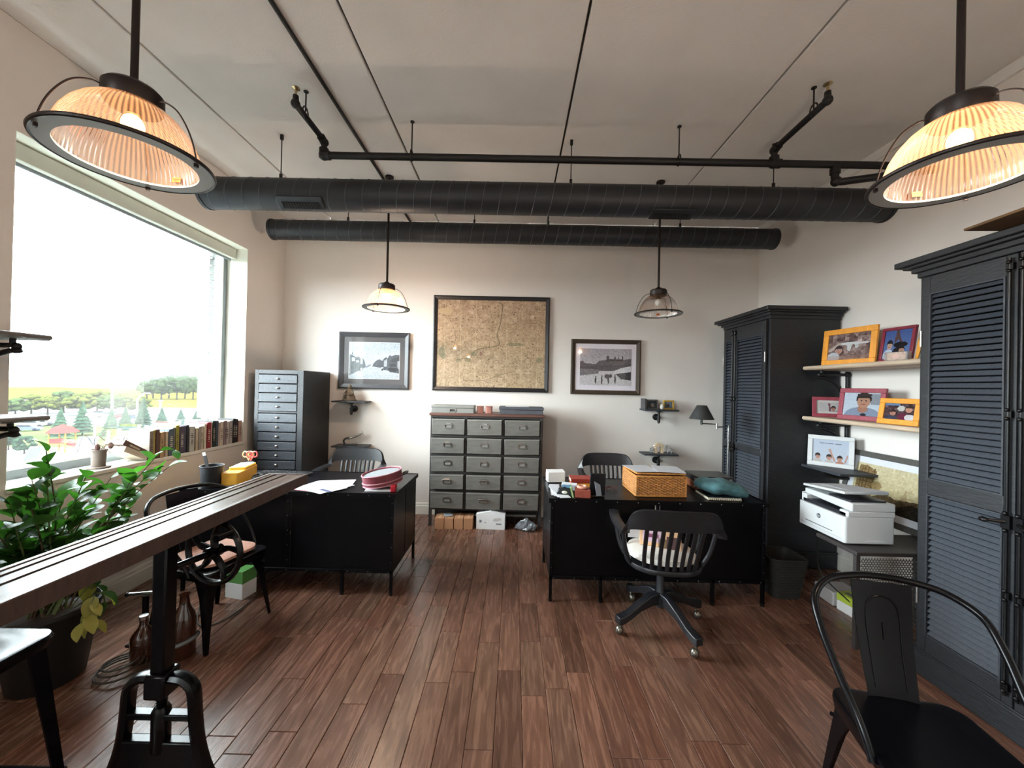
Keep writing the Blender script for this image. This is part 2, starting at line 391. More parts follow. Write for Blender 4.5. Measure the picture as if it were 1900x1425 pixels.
# walls
def wall_with_openings():
    mb = MB(); ys = [YF]
    for a, b in sorted(WIN): ys += [a, b]
    ys.append(YB)
    x0, x1 = XL - .24, XL
    for i in range(0, len(ys), 2): mb.bx(x0, x1, ys[i], ys[i + 1], 0, ZC)
    for a, b in WIN: mb.bx(x0, x1, a, b, 0, WZ0 - .03); mb.bx(x0, x1, a, b, WZ1, ZC)
    return mb
wl = struct(wall_with_openings().build('wall_left', WALL, smooth=False), 'beige painted wall holding the big window')
for a, b in WIN:                                           # pale painted reveals, slightly proud of the masonry
    mb = MB(); x0, x1 = XL - .24, XL - .0005; t = .004
    mb.bx(x0, x1, a, a + t, WZ0, WZ1).bx(x0, x1, b - t, b, WZ0, WZ1).bx(x0, x1, a, b, WZ1 - t, WZ1)
    mb.build('window_reveal', WALLW, wl, smooth=False)
struct(MB().bx(XL - .24, XR + .2, YB, YB + .2, 0, ZC).build('wall_back', WALL, smooth=False), 'beige painted far wall with three framed pictures')
struct(MB().bx(XR, XR + .2, YF - .2, YB, 0, ZC).build('wall_right', WALL, smooth=False), 'beige painted side wall behind the wardrobes')
struct(MB().bx(XL - .24, XR, YF - .2, YF, 0, ZC).build('wall_rear', WALL, smooth=False), 'beige painted wall behind the viewer')
def baseboard(name, x0, x1, y0, y1, dx, dy):
    mb = MB(); mb.bx(x0, x1, y0, y1, 0, .10)
    mb.bx(x0 if dx <= 0 else x0, x1, y0, y1, .10, .115)
    return mb
bb = MB(); bb.prism([(0, 0), (-.016, 0), (-.016, .1), (-.011, .108), (-.011, .125), (-.006, .14), (0, .14)], XL, XR, 'x')
o = struct(bb.build('baseboard_back', TRIMW, smooth=False), 'white moulded baseboard along the far wall'); o.location = (0, YB, 0)
o = struct(MB().prism([(0, 0), (.016, 0), (.016, .1), (.011, .108), (.011, .125), (.006, .14), (0, .14)], YF, YB - .016, 'y').build('baseboard_left', TRIMW, smooth=False), 'white moulded baseboard under the window'); o.location = (XL, 0, 0)
o = struct(MB().prism([(0, 0), (-.016, 0), (-.016, .1), (-.011, .108), (-.011, .125), (-.006, .14), (0, .14)], YF, YB - .016, 'y').build('baseboard_right', TRIMW, smooth=False), 'white moulded baseboard behind the wardrobes'); o.location = (XR, 0, 0)
struct(MB().bx(XR - .02, XR, YF, YB, ZC - .075, ZC - .001).build('trim_1', CEIL, smooth=False), 'grey strip along the top of the side wall')

def window(n, a, b, label):
    t = bpy.data.objects.new('window_%d' % n, None); COL.objects.link(t); t.location = (XG, (a + b) / 2, WZ0); struct(t, label)
    hw = (b - a) / 2 - .005; h = WZ1 - WZ0
    mb = MB(); f = .06
    mb.bx(-.03, .03, -hw, -hw + f, 0, h - .005).bx(-.03, .03, hw - f, hw, 0, h - .005).bx(-.03, .03, -hw + f, hw - f, 0, f).bx(-.03, .03, -hw + f, hw - f, h - f, h - .005)
    mb.build('window_frame', ALU, t, bevel=.003)
    g = MB(); g.bx(.0, .035, -hw + f, -hw + f + .012, f, h - f).bx(0, .035, hw - f - .012, hw - f, f, h - f).bx(0, .035, -hw + f, hw - f, f, f + .012)
    g.build('glazing_bead', TRIMW, t)
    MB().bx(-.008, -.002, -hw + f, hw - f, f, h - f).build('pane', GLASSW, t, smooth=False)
    MB().bx(.03, XL - XG + .012, -hw - .004, hw + .004, -.03, -.001).build('window_sill', TRIMW, t, bevel=.004)
    sh = MB(); sh.bx(.05, .13, -hw + .012, hw - .012, h - .115, h - .012); sh.build('blind_cassette', mat('blind_cassette_fabric', (196, 200, 190), .8, var=.03), t, bevel=.006)
    MB().bx(.07, .09, -hw + .03, hw - .03, h - .135, h - .114).build('blind_bottom_rail', ALU, t, bevel=.003)
    return t
window(1, *WIN[0], 'large single-pane window with blind cassette and wide sill')
window(2, *WIN[1], 'added unseen window behind the viewer, letting in fill daylight')

# outside face of the building: brick returns beside the glass
BRICKM = mat('grey_brick', (26, 27, 29), .9, spec=0.0, var=.15, vscale=4, bump=.4, bscale=60)
ow = struct(MB().bx(XL - .40, XL - .241, YF, WIN[1][0] - .06, -1, 4.2).bx(XL - .40, XL - .241, WIN[1][1] + .06, WIN[0][0] - .06, -1, 4.2)
            .bx(XL - .40, XL - .241, WIN[0][1] + .03, YB + 1.2, -1, 4.2).bx(XL - .40, XL - .241, YF, YB + 1.2, -1, WZ0 - .1).bx(XL - .40, XL - .241, YF, YB + 1.2, WZ1 + .05, 4.2)
            .build('wall_outside', mat('pale_mortar', (84, 84, 82), .95, spec=0.0), smooth=False), 'grey brick outside face of the building')
bme = MB().bx(0, .145, 0, .215, 0, .071).mesh('brick', smooth=False); bme.materials.append(BRICKM)
for r_ in range(26):
    for c_ in range(2):
        o = link('brick', bme, ow); o.location = (XL - .405, WIN[0][1] - .002 + c_ * .228 + (0 if r_ % 2 else -.004), WZ0 - .05 + r_ * .083)

# ================================================================== OUTSIDE (seen through the window)
GZ = -10.4
GROUND = mat('pale_ground', (60, 61, 60), .95, spec=0.0, var=.06, vscale=.02)
struct(MB().bx(-1500, -6, -300, 1500, GZ - .3, GZ).build('ground', GROUND, smooth=False), 'pale paved ground far below the window')
GRASS = mat('dry_grass', (54, 50, 17), .95, spec=0.0, var=.3, vscale=.03)
tag(MB().prism([(-420, 120), (-60, 170), (-60, 420), (-520, 420)], GZ + .005, GZ + .02).build('grass_field', GRASS, smooth=False), 'dry yellow-green grass field behind the tree line', 'field', kind='stuff')
LAWN = mat('green_lawn', (38, 44, 24), .95, spec=0.0, var=.25, vscale=.15)
tag(MB().prism([(-150, 60), (-55, 66), (-50, 90), (-190, 100)], GZ + .005, GZ + .02).build('lawn', LAWN, smooth=False), 'green lawn around the playground', 'lawn', kind='stuff')
LEAFA = mat('tree_leaf_mass', (27, 35, 17), .9, spec=0.0, var=.55, vscale=1.1, bump=.8, bscale=2)
LEAFB = mat('conifer_leaf_mass', (21, 33, 23), .9, spec=0.0, var=.5, vscale=1.6, bump=.8, bscale=3)
LEAFC = mat('olive_leaf_mass', (36, 39, 14), .9, spec=0.0, var=.5, vscale=1.1, bump=.8, bscale=2)
TRUNK = mat('tree_bark', (30, 26, 20), .9, spec=0.0, var=.2)
def crown(mb, c, rx, rz, n=70, sd=0):
    q = random.Random(sd)
    for k in range(n):
        a = q.uniform(0, 6.283); e = q.uniform(-.7, 1); s = math.sqrt(max(0, 1 - e * e)) * q.uniform(.3, .85)
        r = q.uniform(.14, .27)
        mb.sphere((c[0] + rx * s * math.cos(a), c[1] + rx * s * math.sin(a), c[2] + rz * e * .68), rx * r, 7, 5, (1, 1, rz / rx * .9))
    return mb
ORD = ['first', 'second', 'third', 'fourth', 'fifth', 'sixth', 'seventh', 'eighth', 'ninth', 'tenth', 'eleventh', 'twelfth', 'thirteenth', 'fourteenth', 'fifteenth',
       'sixteenth', 'seventeenth', 'eighteenth', 'nineteenth', 'twentieth', 'twenty-first', 'twenty-second', 'twenty-third', 'twenty-fourth', 'twenty-fifth', 'twenty-sixth',
       'twenty-seventh', 'twenty-eighth', 'twenty-ninth', 'thirtieth', 'thirty-first', 'thirty-second']
row = [(-145.3, 111.4, 3.0, 5.5), (-151.9, 120.3, 3.2, 6.4), (-140.1, 114.9, 3.0, 6.2), (-148.7, 126.3, 3.6, 7.4), (-134.4, 118.8, 3.4, 7.2), (-140.5, 129.0, 3.6, 7.8), (-127.2, 120.9, 3.0, 6.8), (-133.3, 131.3, 3.4, 7.0), (-120.5, 122.8, 3.0, 6.4)]        # x, y, crown radius, height
for i, (px, py, rx, h) in enumerate(row):
    t = thing('round_tree', 'bushy yellow-green tree of the row behind the car park, %s from left' % ORD[i], 'tree', (px, py, GZ), group='tree row behind the car park')
    crown(MB(), (0, 0, h * .58), rx * 1.25, h * .48, sd=i).build('crown', LEAFC if i % 3 else LEAFA, t); MB().cyl((0, 0, 0), (0, 0, h * .5), .25, .15, 7).build('trunk', TRUNK, t)
far = [(-207.1, 215.8, 5.0, 11), (-215.9, 228.9, 5.4, 13), (-201.9, 219.1, 5.4, 14), (-210.1, 233.0, 5.6, 16), (-196.2, 222.8, 5.6, 15), (-203.9, 237.3, 5.6, 16), (-190.0, 226.7, 5.4, 14.5), (-197.7, 241.6, 5.6, 16.5)]
for i, (px, py, rx, h) in enumerate(far):
    t = thing('woodland_tree', 'dark green woodland tree beyond the field, %s from left' % ORD[i], 'tree', (px, py, GZ), group='woodland beyond the field')
    crown(MB(), (0, 0, h * .55), rx, h * .5, sd=30 + i).build('crown', LEAFA, t); MB().cyl((0, 0, 0), (0, 0, h * .5), .5, .3, 7).build('trunk', TRUNK, t)
con = [(-86.5, 73.0, 1.7, 5.6), (-88.3, 78.4, 1.9, 6.6), (-78.2, 74.4, 1.8, 5.6), (-82.3, 81.2, 1.8, 5.4), (-84.0, 86.8, 2.0, 7.2), (-78.7, 85.7, 1.8, 5.2), (-77.4, 89.1, 1.8, 4.6), (-75.7, 91.7, 1.9, 4.6), (-80.9, 61.3, 1.6, 3.2), (-75.0, 58.7, 1.5, 3.0)]
for i, (px, py, rx, h) in enumerate(con):
    if i < 8:
        t = thing('conifer', 'blue-green conifer standing near the playground, %s from left' % ORD[i], 'tree', (px, py, GZ), group='conifers near the playground'); mb = MB(); q = random.Random(i)
        for k in range(9):
            z = h * (.1 + .1 * k); r = rx * (1 - k / 9.6)
            mb.lathe([(r * .35, z + h * .16), (r * .7, z + h * .06), (r, z), (r * .8, z - .02), (.1, z + h * .03)], 15, wob=.16, nw=5 + k % 3, cap=False, c=(q.uniform(-.05, .05), q.uniform(-.05, .05), 0))
        mb.build('boughs', LEAFB, t, smooth=False); MB().cyl((0, 0, 0), (0, 0, h * .9), .16, .04, 6).build('trunk', TRUNK, t)
    else:
        t = thing('shrub', 'round green shrub at the %s edge of the paved yard' % ('left' if i == 8 else 'near left'), 'shrub', (px, py, GZ)); crown(MB(), (0, 0, h * .5), rx, h * .5, 40, sd=i).build('crown', LEAFB, t)
        MB().cyl((0, 0, 0), (0, 0, h * .4), .1, .06, 6).build('trunk', TRUNK, t)
POSTM = mat('white_post_paint', (110, 110, 108), .6, spec=0.0)
posts = [(-145.3, 113.4, 4.8, 1), (-67.4, 61.6, 6.0, 2), (-118.6, 112.9, 9.8, 1), (-92.7, 94.2, 7.1, 0), (-120.2, 130.2, 4.6, 2)]
for i, (px, py, h, kind) in enumerate(posts):
    t = thing('lamp_post', 'white car park lamp post, %s from left' % ORD[i], 'lamp post', (px, py, GZ), group='car park lamp posts')
    r = .0024 * py
    MB().cyl((0, 0, 0), (0, 0, h), r, r * .8, 8).build('pole', POSTM, t); mb = MB()
    if kind == 2: mb.box((0, 0, h), (h * .36, h * .1, h * .05)); mb.box((-h * .14, 0, h - .05), (h * .1, h * .12, h * .06)); mb.box((h * .14, 0, h - .05), (h * .1, h * .12, h * .06))
    elif kind == 1: mb.box((h * .06, 0, h), (h * .18, h * .08, h * .035))
    else: mb.cyl((0, 0, h * .98), (h * .25, 0, h * 1.16), r * .8, seg=8); mb.box((h * .33, 0, h * 1.17), (h * .2, h * .07, h * .04))
    mb.build('lamp_head', POSTM, t)
PVM = mat('solar_cell_blue', (36, 44, 56), .5, var=.1, spec=.05)
for i, (px, py, s, rz) in enumerate([(-66.5, 53.0, 1.5, -0.5), (-64.9, 58.1, 2.0, -0.3), (-60.0, 58.7, 2.1, -0.2)]):
    t = thing('solar_panel', 'tilted solar panel on a post in the yard, %s from left' % ORD[i], 'solar panel', (px, py, GZ), .75 + rz, group='solar panels in the yard')
    tl = R(55); ca, sa = math.cos(tl), math.sin(tl)
    MB().cyl((0, .4, 0), (0, .2, s * .8), .16, seg=8).build('post', POSTM, t)
    def pl(u, v, d): return (u, v * ca - d * sa, s * .75 + v * sa + d * ca)
    MB().add([pl(u, v, d) for d in (-.12, 0) for v in (-s * .8, s * .8) for u in (-s * .55, s * .55)], [(0, 2, 3, 1), (4, 5, 7, 6), (0, 1, 5, 4), (2, 6, 7, 3), (0, 4, 6, 2), (1, 3, 7, 5)]).build('frame', POSTM, t)
    for a in range(4):
        for b in range(6):
            u0, u1 = -s * .5 + a * s * .25, -s * .5 + (a + .92) * s * .25; v0, v1 = -s * .75 + b * s * .25, -s * .75 + (b + .93) * s * .25
            MB().add([pl(u0, v0, .01), pl(u1, v0, .01), pl(u1, v1, .01), pl(u0, v1, .01), pl(u0, v0, .05), pl(u1, v0, .05), pl(u1, v1, .05), pl(u0, v1, .05)],
                     [(3, 2, 1, 0), (4, 5, 6, 7), (0, 1, 5, 4), (1, 2, 6, 5), (2, 3, 7, 6), (3, 0, 4, 7)]).build('cell', PVM, t, smooth=False)
t = thing('playground', 'red and yellow playground tower with peaked roof', 'playground', (-71.9, 61.0, GZ), .3)
PRED = mat('playground_red', (80, 26, 24), .5, spec=0.0); PYEL = mat('playground_yellow', (84, 64, 26), .5, spec=0.0)
for a in (-1, 1):
    for b in (-1, 1): MB().cyl((a, b, 0), (a, b, 3.2), .1, seg=8).build('post', PYEL, t)
MB().lathe([(1.9, 3.1), (1.2, 3.8), (0, 4.4)], 8).build('roof', PRED, t, smooth=False); MB().bx(-1, 1, -1, 1, 1.3, 1.45).build('deck', PYEL, t)
MB().tube(bez([(1, -.4, 1.5), (2, -.6, 1.1), (2.9, -.8, .4), (3.4, -.9, .2)], 12), .38, 8, flat=.5).build('slide', PRED, t); MB().bx(-1, 1, -1.05, -.98, 1.45, 2.2).build('panel', PRED, t)
carcols = [((216, 216, 220), 'white'), ((196, 202, 206), 'silver'), ((206, 60, 60), 'red'), ((232, 232, 230), 'pale'), ((70, 92, 126), 'blue'), ((225, 225, 228), 'bright white'), ((76, 80, 92), 'dark grey'), ((92, 110, 150), 'slate blue')]
for i, (px, py) in enumerate([(-123.2, 115.6), (-124.6, 119.4), (-116.0, 113.6), (-129.7, 120.2), (-110.1, 110.8), (-113.1, 89.9), (-113.9, 92.2), (-105.2, 82.7)]):
    c, nm = carcols[i]; t = thing('car', '%s car parked outside, %s from the near row' % (nm, ORD[i]), 'car', (px, py, GZ), .6, group='parked cars')
    s = 1.15
    MB().prism([(-2.1, .35), (2.1, .35), (2.1, .8), (1.3, .9), (-2, .95), (-2.1, .8)], -.85, .85, 'y').build('body', mat('car_paint_%d' % i, tuple(v * .42 for v in c), .45, spec=.1), t, bevel=.05)
    MB().prism([(-1.7, .93), (1.1, .9), (.5, 1.45), (-1.2, 1.45)], -.75, .75, 'y').build('cabin', mat('car_glass', (20, 24, 28), .3, spec=.1), t)
    for a in (-1.3, 1.3):
        for b in (-.85, .75): MB().cyl((a, b, .33), (a, b + .12, .33), .33, seg=12).build('wheel', mat('tyre', (12, 12, 12), .8, spec=0.0), t)

# ================================================================== CEILING THINGS
# pendant lamps
BRONZE = mat('dark_bronze', (44, 36, 34), .42, metal=.6, var=.15)
RIMU = mat('grey_rim_enamel', (160, 162, 158), .5, metal=.1)
STICK = mat('orange_sticker', (226, 110, 44), .6); STICKT = mat('sticker_print', (120, 50, 30), .6)
def pendant(loc, rz, lit, label, watts, stk=0):
    t = thing('pendant_lamp', label, 'pendant lamp', loc, rz, 'ribbed glass pendant lamps')
    top = ZC - loc[2]
    MB().cyl((0, 0, .245), (0, 0, top), .0105, seg=12).lathe([(.04, top - .015), (.04, top)], 20).build('rod', BRONZE, t)
    MB().lathe([(.012, .262), (.022, .255), (.030, .247), (.068, .236), (.077, .226), (.078, .186), (.072, .176), (.0, .176)], 40).build('cap', BRONZE, t)
    prof = [(.182, .004), (.181, .02), (.176, .05), (.164, .085), (.146, .118), (.122, .148), (.098, .168), (.074, .180)]
    n = 480; mb = MB(); mb.lathe(prof, n, cap=False, wob=.008, nw=80)
    mb.build('glass_shade', SHADE, t, fix=False, ang=179)
    # flat rim ring: dark upper lip and grey flange
    MB().lathe([(.172, .0), (.172, .006), (.214, .006), (.214, .0)], 72, cap=False).add([], []).build('rim_flange', RIMU, t)
    ring = [(.2145 * math.cos(2 * math.pi * k / 72), .2145 * math.sin(2 * math.pi * k / 72), .004) for k in range(72)]
    MB().tube(ring, .0065, 8, closed=True).build('rim_bead', BRONZE, t)
    MB().lathe([(.172, -.0005), (.214, -.0005)], 72, cap=False).build('rim_underside', RIMU, t, fix=False)
    for k in range(3):
        a = R(35 + 120 * k); ca, sa = math.cos(a), math.sin(a)
        pts = [(.072, .20), (.10, .198), (.138, .172), (.168, .125), (.190, .07), (.2035, .01), (.2035, -.012)]
        w_ = MB().tube(bez([(r * ca, r * sa, z) for r, z in pts], 30), .0027, 6).build('guard_wire', BRONZE, t)
        MB().box((.2035 * ca, .2035 * sa, -.006), (.008, .012, .012), (0, 0, a)).build('clip', BRONZE, w_)
    MB().cyl((0, 0, .176), (0, 0, .15), .02, seg=16).build('socket', BRONZE, t)
    bm = mat('bulb_lit', (255, 200, 130), .4, emit=(255, 190, 110), estr=5) if lit else mat('bulb_off', (235, 235, 230), .2)
    MB().sphere((0, 0, .115), .03, 16, 10, (1, 1, 1.2)).build('bulb', bm, t)
    st = MB().box((0, 0, 0), (.03, .0015, .019)).build('sticker', STICK, t); st.location = (.173 * math.cos(R(stk)), .173 * math.sin(R(stk)), .03); st.rotation_euler = (R(-8), 0, R(stk - 90))
    MB().box((0, -.0012, .003), (.022, .0008, .003)).box((0, -.0012, -.004), (.018, .0008, .002)).build('sticker_lines', STICKT, st)
    if lit:
        l = bpy.data.lights.new('lamp_light', 'POINT'); l.energy = watts; l.color = (1, .75, .56); l.shadow_soft_size = .018
        lo = bpy.data.objects.new('lamp_light', l); COL.objects.link(lo); lo.parent = t; lo.location = (0, 0, .072); lo['kind'] = 'helper'
    return t
pendant((-1.27, 1.25, 2.292), R(88), True, 'lit ribbed-glass pendant lamp hanging nearest the window', 3.2, 4)
pendant((1.39, 1.22, 2.272), R(2), True, 'lit ribbed-glass pendant lamp hanging above the near wardrobe', 7.5, 74)
pendant((-1.25, 3.70, 2.302), R(112), True, 'lit pendant lamp hanging before the street photograph', 11, -10)
pendant((1.365, 3.70, 2.302), R(10), False, 'unlit clear pendant lamp hanging before the castle photograph', 0, 60)

pendant((-1.27, -1.2, 2.292), R(40), True, 'lit pendant lamp added unseen behind the viewer on the window side', 2.5)  # both rear lamps are unseen, added to brighten ceiling and walls
pendant((1.39, -1.2, 2.28), R(60), True, 'lit pendant lamp added unseen behind the viewer on the wardrobe side', 11)

# spiral ducts
def duct(y, z, r, x0, x1, pitch, label, hang, regs):
    t = thing('spiral_duct', label, 'duct', (0, y, z))
    MB().lathe([(r, x0), (r, x1)], 48, rot=(0, R(90), 0)).build('tube', DUCTM, t, ang=60)
    sp = []; n = int((x1 - x0) / pitch * 28)
    for k in range(n + 1):
        a = 2 * math.pi * k / 28; sp.append((x0 + (x1 - x0) * k / n, r * 1.003 * math.sin(a), r * 1.003 * math.cos(a)))
    MB().tube(sp, .0028, 5).build('spiral_seam', mat('duct_seam', (84, 90, 98), .4, metal=.3), t)
    for x in (x0, x1):
        MB().lathe([(r + .006, x - .02 if x > 0 else x - .004), (r + .006, x + .004 if x > 0 else x + .02)], 48, rot=(0, R(90), 0)).build('end_cap', DUCTM, t)
    for x in hang:
        h = MB().cyl((x, 0, r - .01), (x, 0, ZC - z), .004, seg=6).build('hanger', PIPEM, t); MB().box((x, 0, r + .02), (.02, .014, .05)).build('hanger_clip', PIPEM, h); MB().box((x, 0, ZC - z - .02), (.022, .016, .04)).build('ceiling_clip', PIPEM, h)
    for x, ln, ang in regs:
        g = MB().box((0, 0, 0), (ln, .105, .012)).build('register', DUCTM, t, bevel=.004)
        g.location = (x, -math.sin(ang) * (r + .004), -math.cos(ang) * (r + .004)); g.rotation_euler = (-ang, 0, 0)
        MB().box((0, .018, -.008), (ln * .82, .05, .006)).build('register_opening', mat('vent_dark', (10, 10, 11), .8), g)
        for k in range(14): MB().box((-ln * .39 + ln * .78 * k / 13, .018, -.012), (.004, .05, .005)).build('fin', DUCTM, g, smooth=False)
    return t
duct(3.10, 3.094, .122, -2.53, 2.948, .135, 'thick black spiral duct below the ceiling, nearer one', (-1.93, .42, 2.05), [(-1.72, .36, R(38)), (1.22, .34, R(20))])
duct(4.15, 3.225, .104, -2.66, 2.76, .13, 'thinner black spiral duct close to the far wall', (-1.84, -.47, .33, 1.75), [])

# sprinkler pipes
def hanger(x, y, z, parent):
    h = MB().cyl((x, y, z + .02), (x, y, ZC), .005, seg=8).lathe([(.016, ZC - .006), (.016, ZC)], 12, c=(x, y, 0)).build('hanger', PIPEM, parent)
    MB().tube([(x, y + .034 * math.sin(R(a)), z + .012 + .04 * math.cos(R(a))) for a in range(0, 360, 30)], .005, 6, closed=True).build('hanger_loop', PIPEM, h)
t = thing('sprinkler_pipe', 'black sprinkler pipe with two upturned branches under the ceiling', 'pipe', (0, 0, 0))
PY, PZ = 2.915, 3.31
MB().cyl((-1.49, PY, PZ), (2.93, PY, PZ), .026, seg=20).build('main_pipe', PIPEM, t)
for x, ye in ((-1.49, 2.53), (1.93, 2.42)):
    b = MB().tube(bez([(x, PY, PZ), (x, PY, PZ + .05), (x, PY, PZ + .075)], 8) + [Vector((x, PY - .01, PZ + .095)), Vector((x, PY - .05, PZ + .11)), Vector((x, ye, PZ + .11))], .021, 14).build('branch_pipe', PIPEM, t)
    e = MB().sphere((x, PY, PZ), .037).cyl((x, PY, PZ - .02), (x, PY, PZ + .05), .034, seg=16).cyl((x - (.0 if x > 0 else .0), PY, PZ), (x + .045, PY, PZ), .034, seg=16).build('elbow', PIPEM, b)
    MB().sphere((x, PY, PZ + .1), .033).cyl((x, PY, PZ + .1), (x, PY - .05, PZ + .11), .03, seg=16).build('elbow', PIPEM, b)
    MB().sphere((x, ye, PZ + .11), .03).cyl((x, ye, PZ + .1), (x, ye, PZ + .165), .022, .018, seg=14).build('elbow', PIPEM, b)
    MB().cyl((x, ye, PZ + .165), (x, ye, PZ + .2), .008, seg=10).lathe([(.004, PZ + .2), (.026, PZ + .212), (.026, PZ + .215), (.004, PZ + .218)], 14, c=(x, ye, 0)).build('sprinkler_head', BRASS, b)
    hanger(x + (.012 if x < 0 else -.01), ye + .1, PZ + .11, t)
for x in (-.82, 1.21): hanger(x, PY, PZ, t)
b = MB().tube([(2.39, PY, PZ), (2.39, PY, PZ - .1), (2.395, PY - .008, PZ - .13), (2.42, PY - .02, PZ - .14), (2.92, PY - .2, PZ - .14)], .026, 16).build('drop_pipe', PIPEM, t)
MB().sphere((2.395, PY - .005, PZ - .13), .036).cyl((2.39, PY, PZ - .03), (2.39, PY, PZ - .07), .034, seg=16).build('elbow', PIPEM, b)
tag(MB().cyl((-1.315, YF, ZC - .014), (-1.315, YB, ZC - .014), .013, seg=10).build('conduit', PIPEM), 'straight dark conduit running along the ceiling slabs', 'conduit')

# ================================================================== LARGE FURNITURE
# riveted steel desks (origin: front left foot on the floor, front towards the viewer)
RIVET = mat('rivet_steel', (96, 98, 104), .35, metal=.8)
def desk(x0, y0, label):
    t = thing('steel_desk', label, 'desk', (x0, y0, 0)); W, D, T = 1.585, .65, .76
    MB().bx(-.012, W + .012, -.012, D + .012, T - .022, T).build('desk_top', STEEL, t, bevel=.003)
    lip = MB(); lip.bx(-.014, W + .014, -.014, -.004, T - .03, T + .004).bx(-.014, W + .014, D + .004, D + .014, T - .03, T + .004).bx(-.014, -.004, -.004, D + .004, T - .03, T + .004).bx(W + .004, W + .014, -.004, D + .004, T - .03, T + .004)
    lip.build('top_edging', STEEL, t)
    for a, b in ((.0, .785), (.80, W)):
        MB().bx(a + .012, b - .012, .012, .018, .185, T - .024).build('front_panel', STEEL, t)
    for x in (.006, W - .006):
        for a, b in ((.02, D * .5 - .008), (D * .5 + .008, D - .02)): MB().bx(x - .004, x + .004, a, b, .185, T - .024).build('end_panel', STEEL, t)
    MB().bx(.02, W - .02, .02, D - .02, .19, .2).build('bottom_panel', STEEL, t)
    for a, b in ((.02, .36), (W - .36, W - .02)):
        for k in range(3): 
            dr = MB().bx(a, b, D - .02, D - .002, .2 + k * .18, .37 + k * .18).build('drawer', STEEL, t, bevel=.002); MB().bx((a + b) / 2 - .06, (a + b) / 2 + .06, D, D + .018, .28 + k * .18, .3 + k * .18).build('drawer_handle', CHROME, dr)
    fr = MB()
    fr.bx(0, W, 0, .02, .165, .19).bx(0, W, D - .02, D, .165, .19).bx(0, .02, .02, D - .02, .165, .19).bx(W - .02, W, .02, D - .02, .165, .19)
    fr.bx(.78, .805, .004, .02, .19, T - .024)
    fr.build('frame_rail', STEEL, t, bevel=.002)
    for x in (.0, .37, W - .39, W - .022):
        for y in (0, D - .022):
            lg = MB(); full = x < .01 or x > W - .03
            lg.bx(x, x + .022, y, y + .022, .012, (T - .024) if full else .19)
            l_ = lg.build('leg', STEEL, t, bevel=.002); MB().cyl((x + .011, y + .011, 0), (x + .011, y + .011, .02), .014, seg=12).build('foot', IRON, l_)
    rv = MB()
    for k in range(11):
        x = .03 + (W - .06) * k / 10
        rv.sphere((x, -.015, T - .014), .0045, 6, 4); rv.sphere((x, -.001, .177), .004, 6, 4)
    for k in range(5):
        z = .25 + k * .11
        for x in (.012, .792, W - .012): rv.sphere((x, .0015 if x != .792 else .003, z), .004, 6, 4)
        for x in (-.0005, W + .0005): rv.sphere((x, .03, z), .004, 6, 4); rv.sphere((x, D - .03, z), .004, 6, 4)
    o = rv.build('rivets', RIVET, t); o['kind'] = 'stuff'; return t
desk(-2.463, 2.868, 'black riveted steel desk on the window side')
desk(.288, 2.848, 'black riveted steel desk piled with a wicker hamper')

# tall narrow chest of drawers in the corner
t = thing('drawer_chest', 'tall narrow black chest with many shallow drawers in the corner', 'chest of drawers', (-2.765, 4.085, 0)); W, D, Hh = .52, .59, 1.70
b = MB(); b.bx(0, .022, .02, D, 0, Hh).bx(W - .022, W, .02, D, 0, Hh).bx(.022, W - .022, D - .012, D, .0, Hh).bx(.022, W - .022, .02, D - .012, .03, .07).bx(.022, W - .022, .02, D - .012, Hh - .03, Hh)
b.build('carcass', BLACKW, t, bevel=.003)
b = MB(); b.bx(0, .042, 0, .02, 0, Hh).bx(W - .062, W, 0, .02, 0, Hh).bx(.042, W - .062, 0, .02, Hh - .042, Hh).bx(.042, W - .062, 0, .02, .0, .1).bx(.042, W - .062, 0, .02, 1.243, 1.258)
b.build('face_frame', BLACKW, t, bevel=.002)
MB().bx(.03, W - .03, .03, .04, .06, Hh - .03).build('dust_panel', mat('dark_cavity_wood', (16, 16, 18), .8), t)
zz = [1.26 + .0992 * k for k in range(4)] + [1.142 - .1 * k for k in range(11)]
for k, z in enumerate(zz):
    if z < .1: continue
    dr = MB().bx(.046, W - .066, -.004 - .003 * (k % 2), .03, z + .004, z + .09).build('drawer', BLACKW2, t, bevel=.003)
    MB().bx(.046, W - .066, -.006 - .003 * (k % 2), -.003, z + .004, z + .03).build('drawer_lip', BLACKW2, dr, bevel=.001)
    cx = .046 + (W - .112) / 2
    MB().sphere((cx, -.012, z + .05), .015, 14, 8, (1.25, .8, .75)).build('cup_pull', CHROME, dr)

# grey steel drawer cabinet
t = thing('steel_drawer_cabinet', 'grey brushed steel cabinet of fifteen drawers against the far wall', 'drawer cabinet', (-.93, 4.315, 0)); W, D, Hh = 1.26, .37, 1.235
fr = MB()
for x in (0, W - .03):
    for y in (0, D - .03): fr.bx(x, x + .03, y, y + .03, 0, Hh)
for z in (1.215, 1.0, .793, .59, .392, .185): fr.bx(.03, W - .03, 0, .025, z - .004, z + .02)
for x in (.385, .80): fr.bx(x - .003, x + .025, .002, .024, .19, 1.22)
fr.build('frame', DKST, t, bevel=.002)
b = MB(); b.bx(.004, .012, .03, D - .03, .19, Hh).bx(W - .012, W - .004, .03, D - .03, .19, Hh).bx(.03, W - .03, D - .02, D - .01, .03, Hh).bx(.03, W - .03, .03, D - .02, .185, .195)
b.build('side_panels', DKST, t)
MB().bx(.03, W - .03, .05, .06, .195, 1.215).build('cavity_panel', mat('dark_cavity_steel', (20, 20, 21), .7), t)
MB().bx(-.015, W + .015, -.015, D, Hh, Hh + .03).build('wooden_top', mat('red_brown_board', (96, 62, 52), .5, var=.25, vscale=8, stretch=(1, 8, 8)), t, bevel=.004)
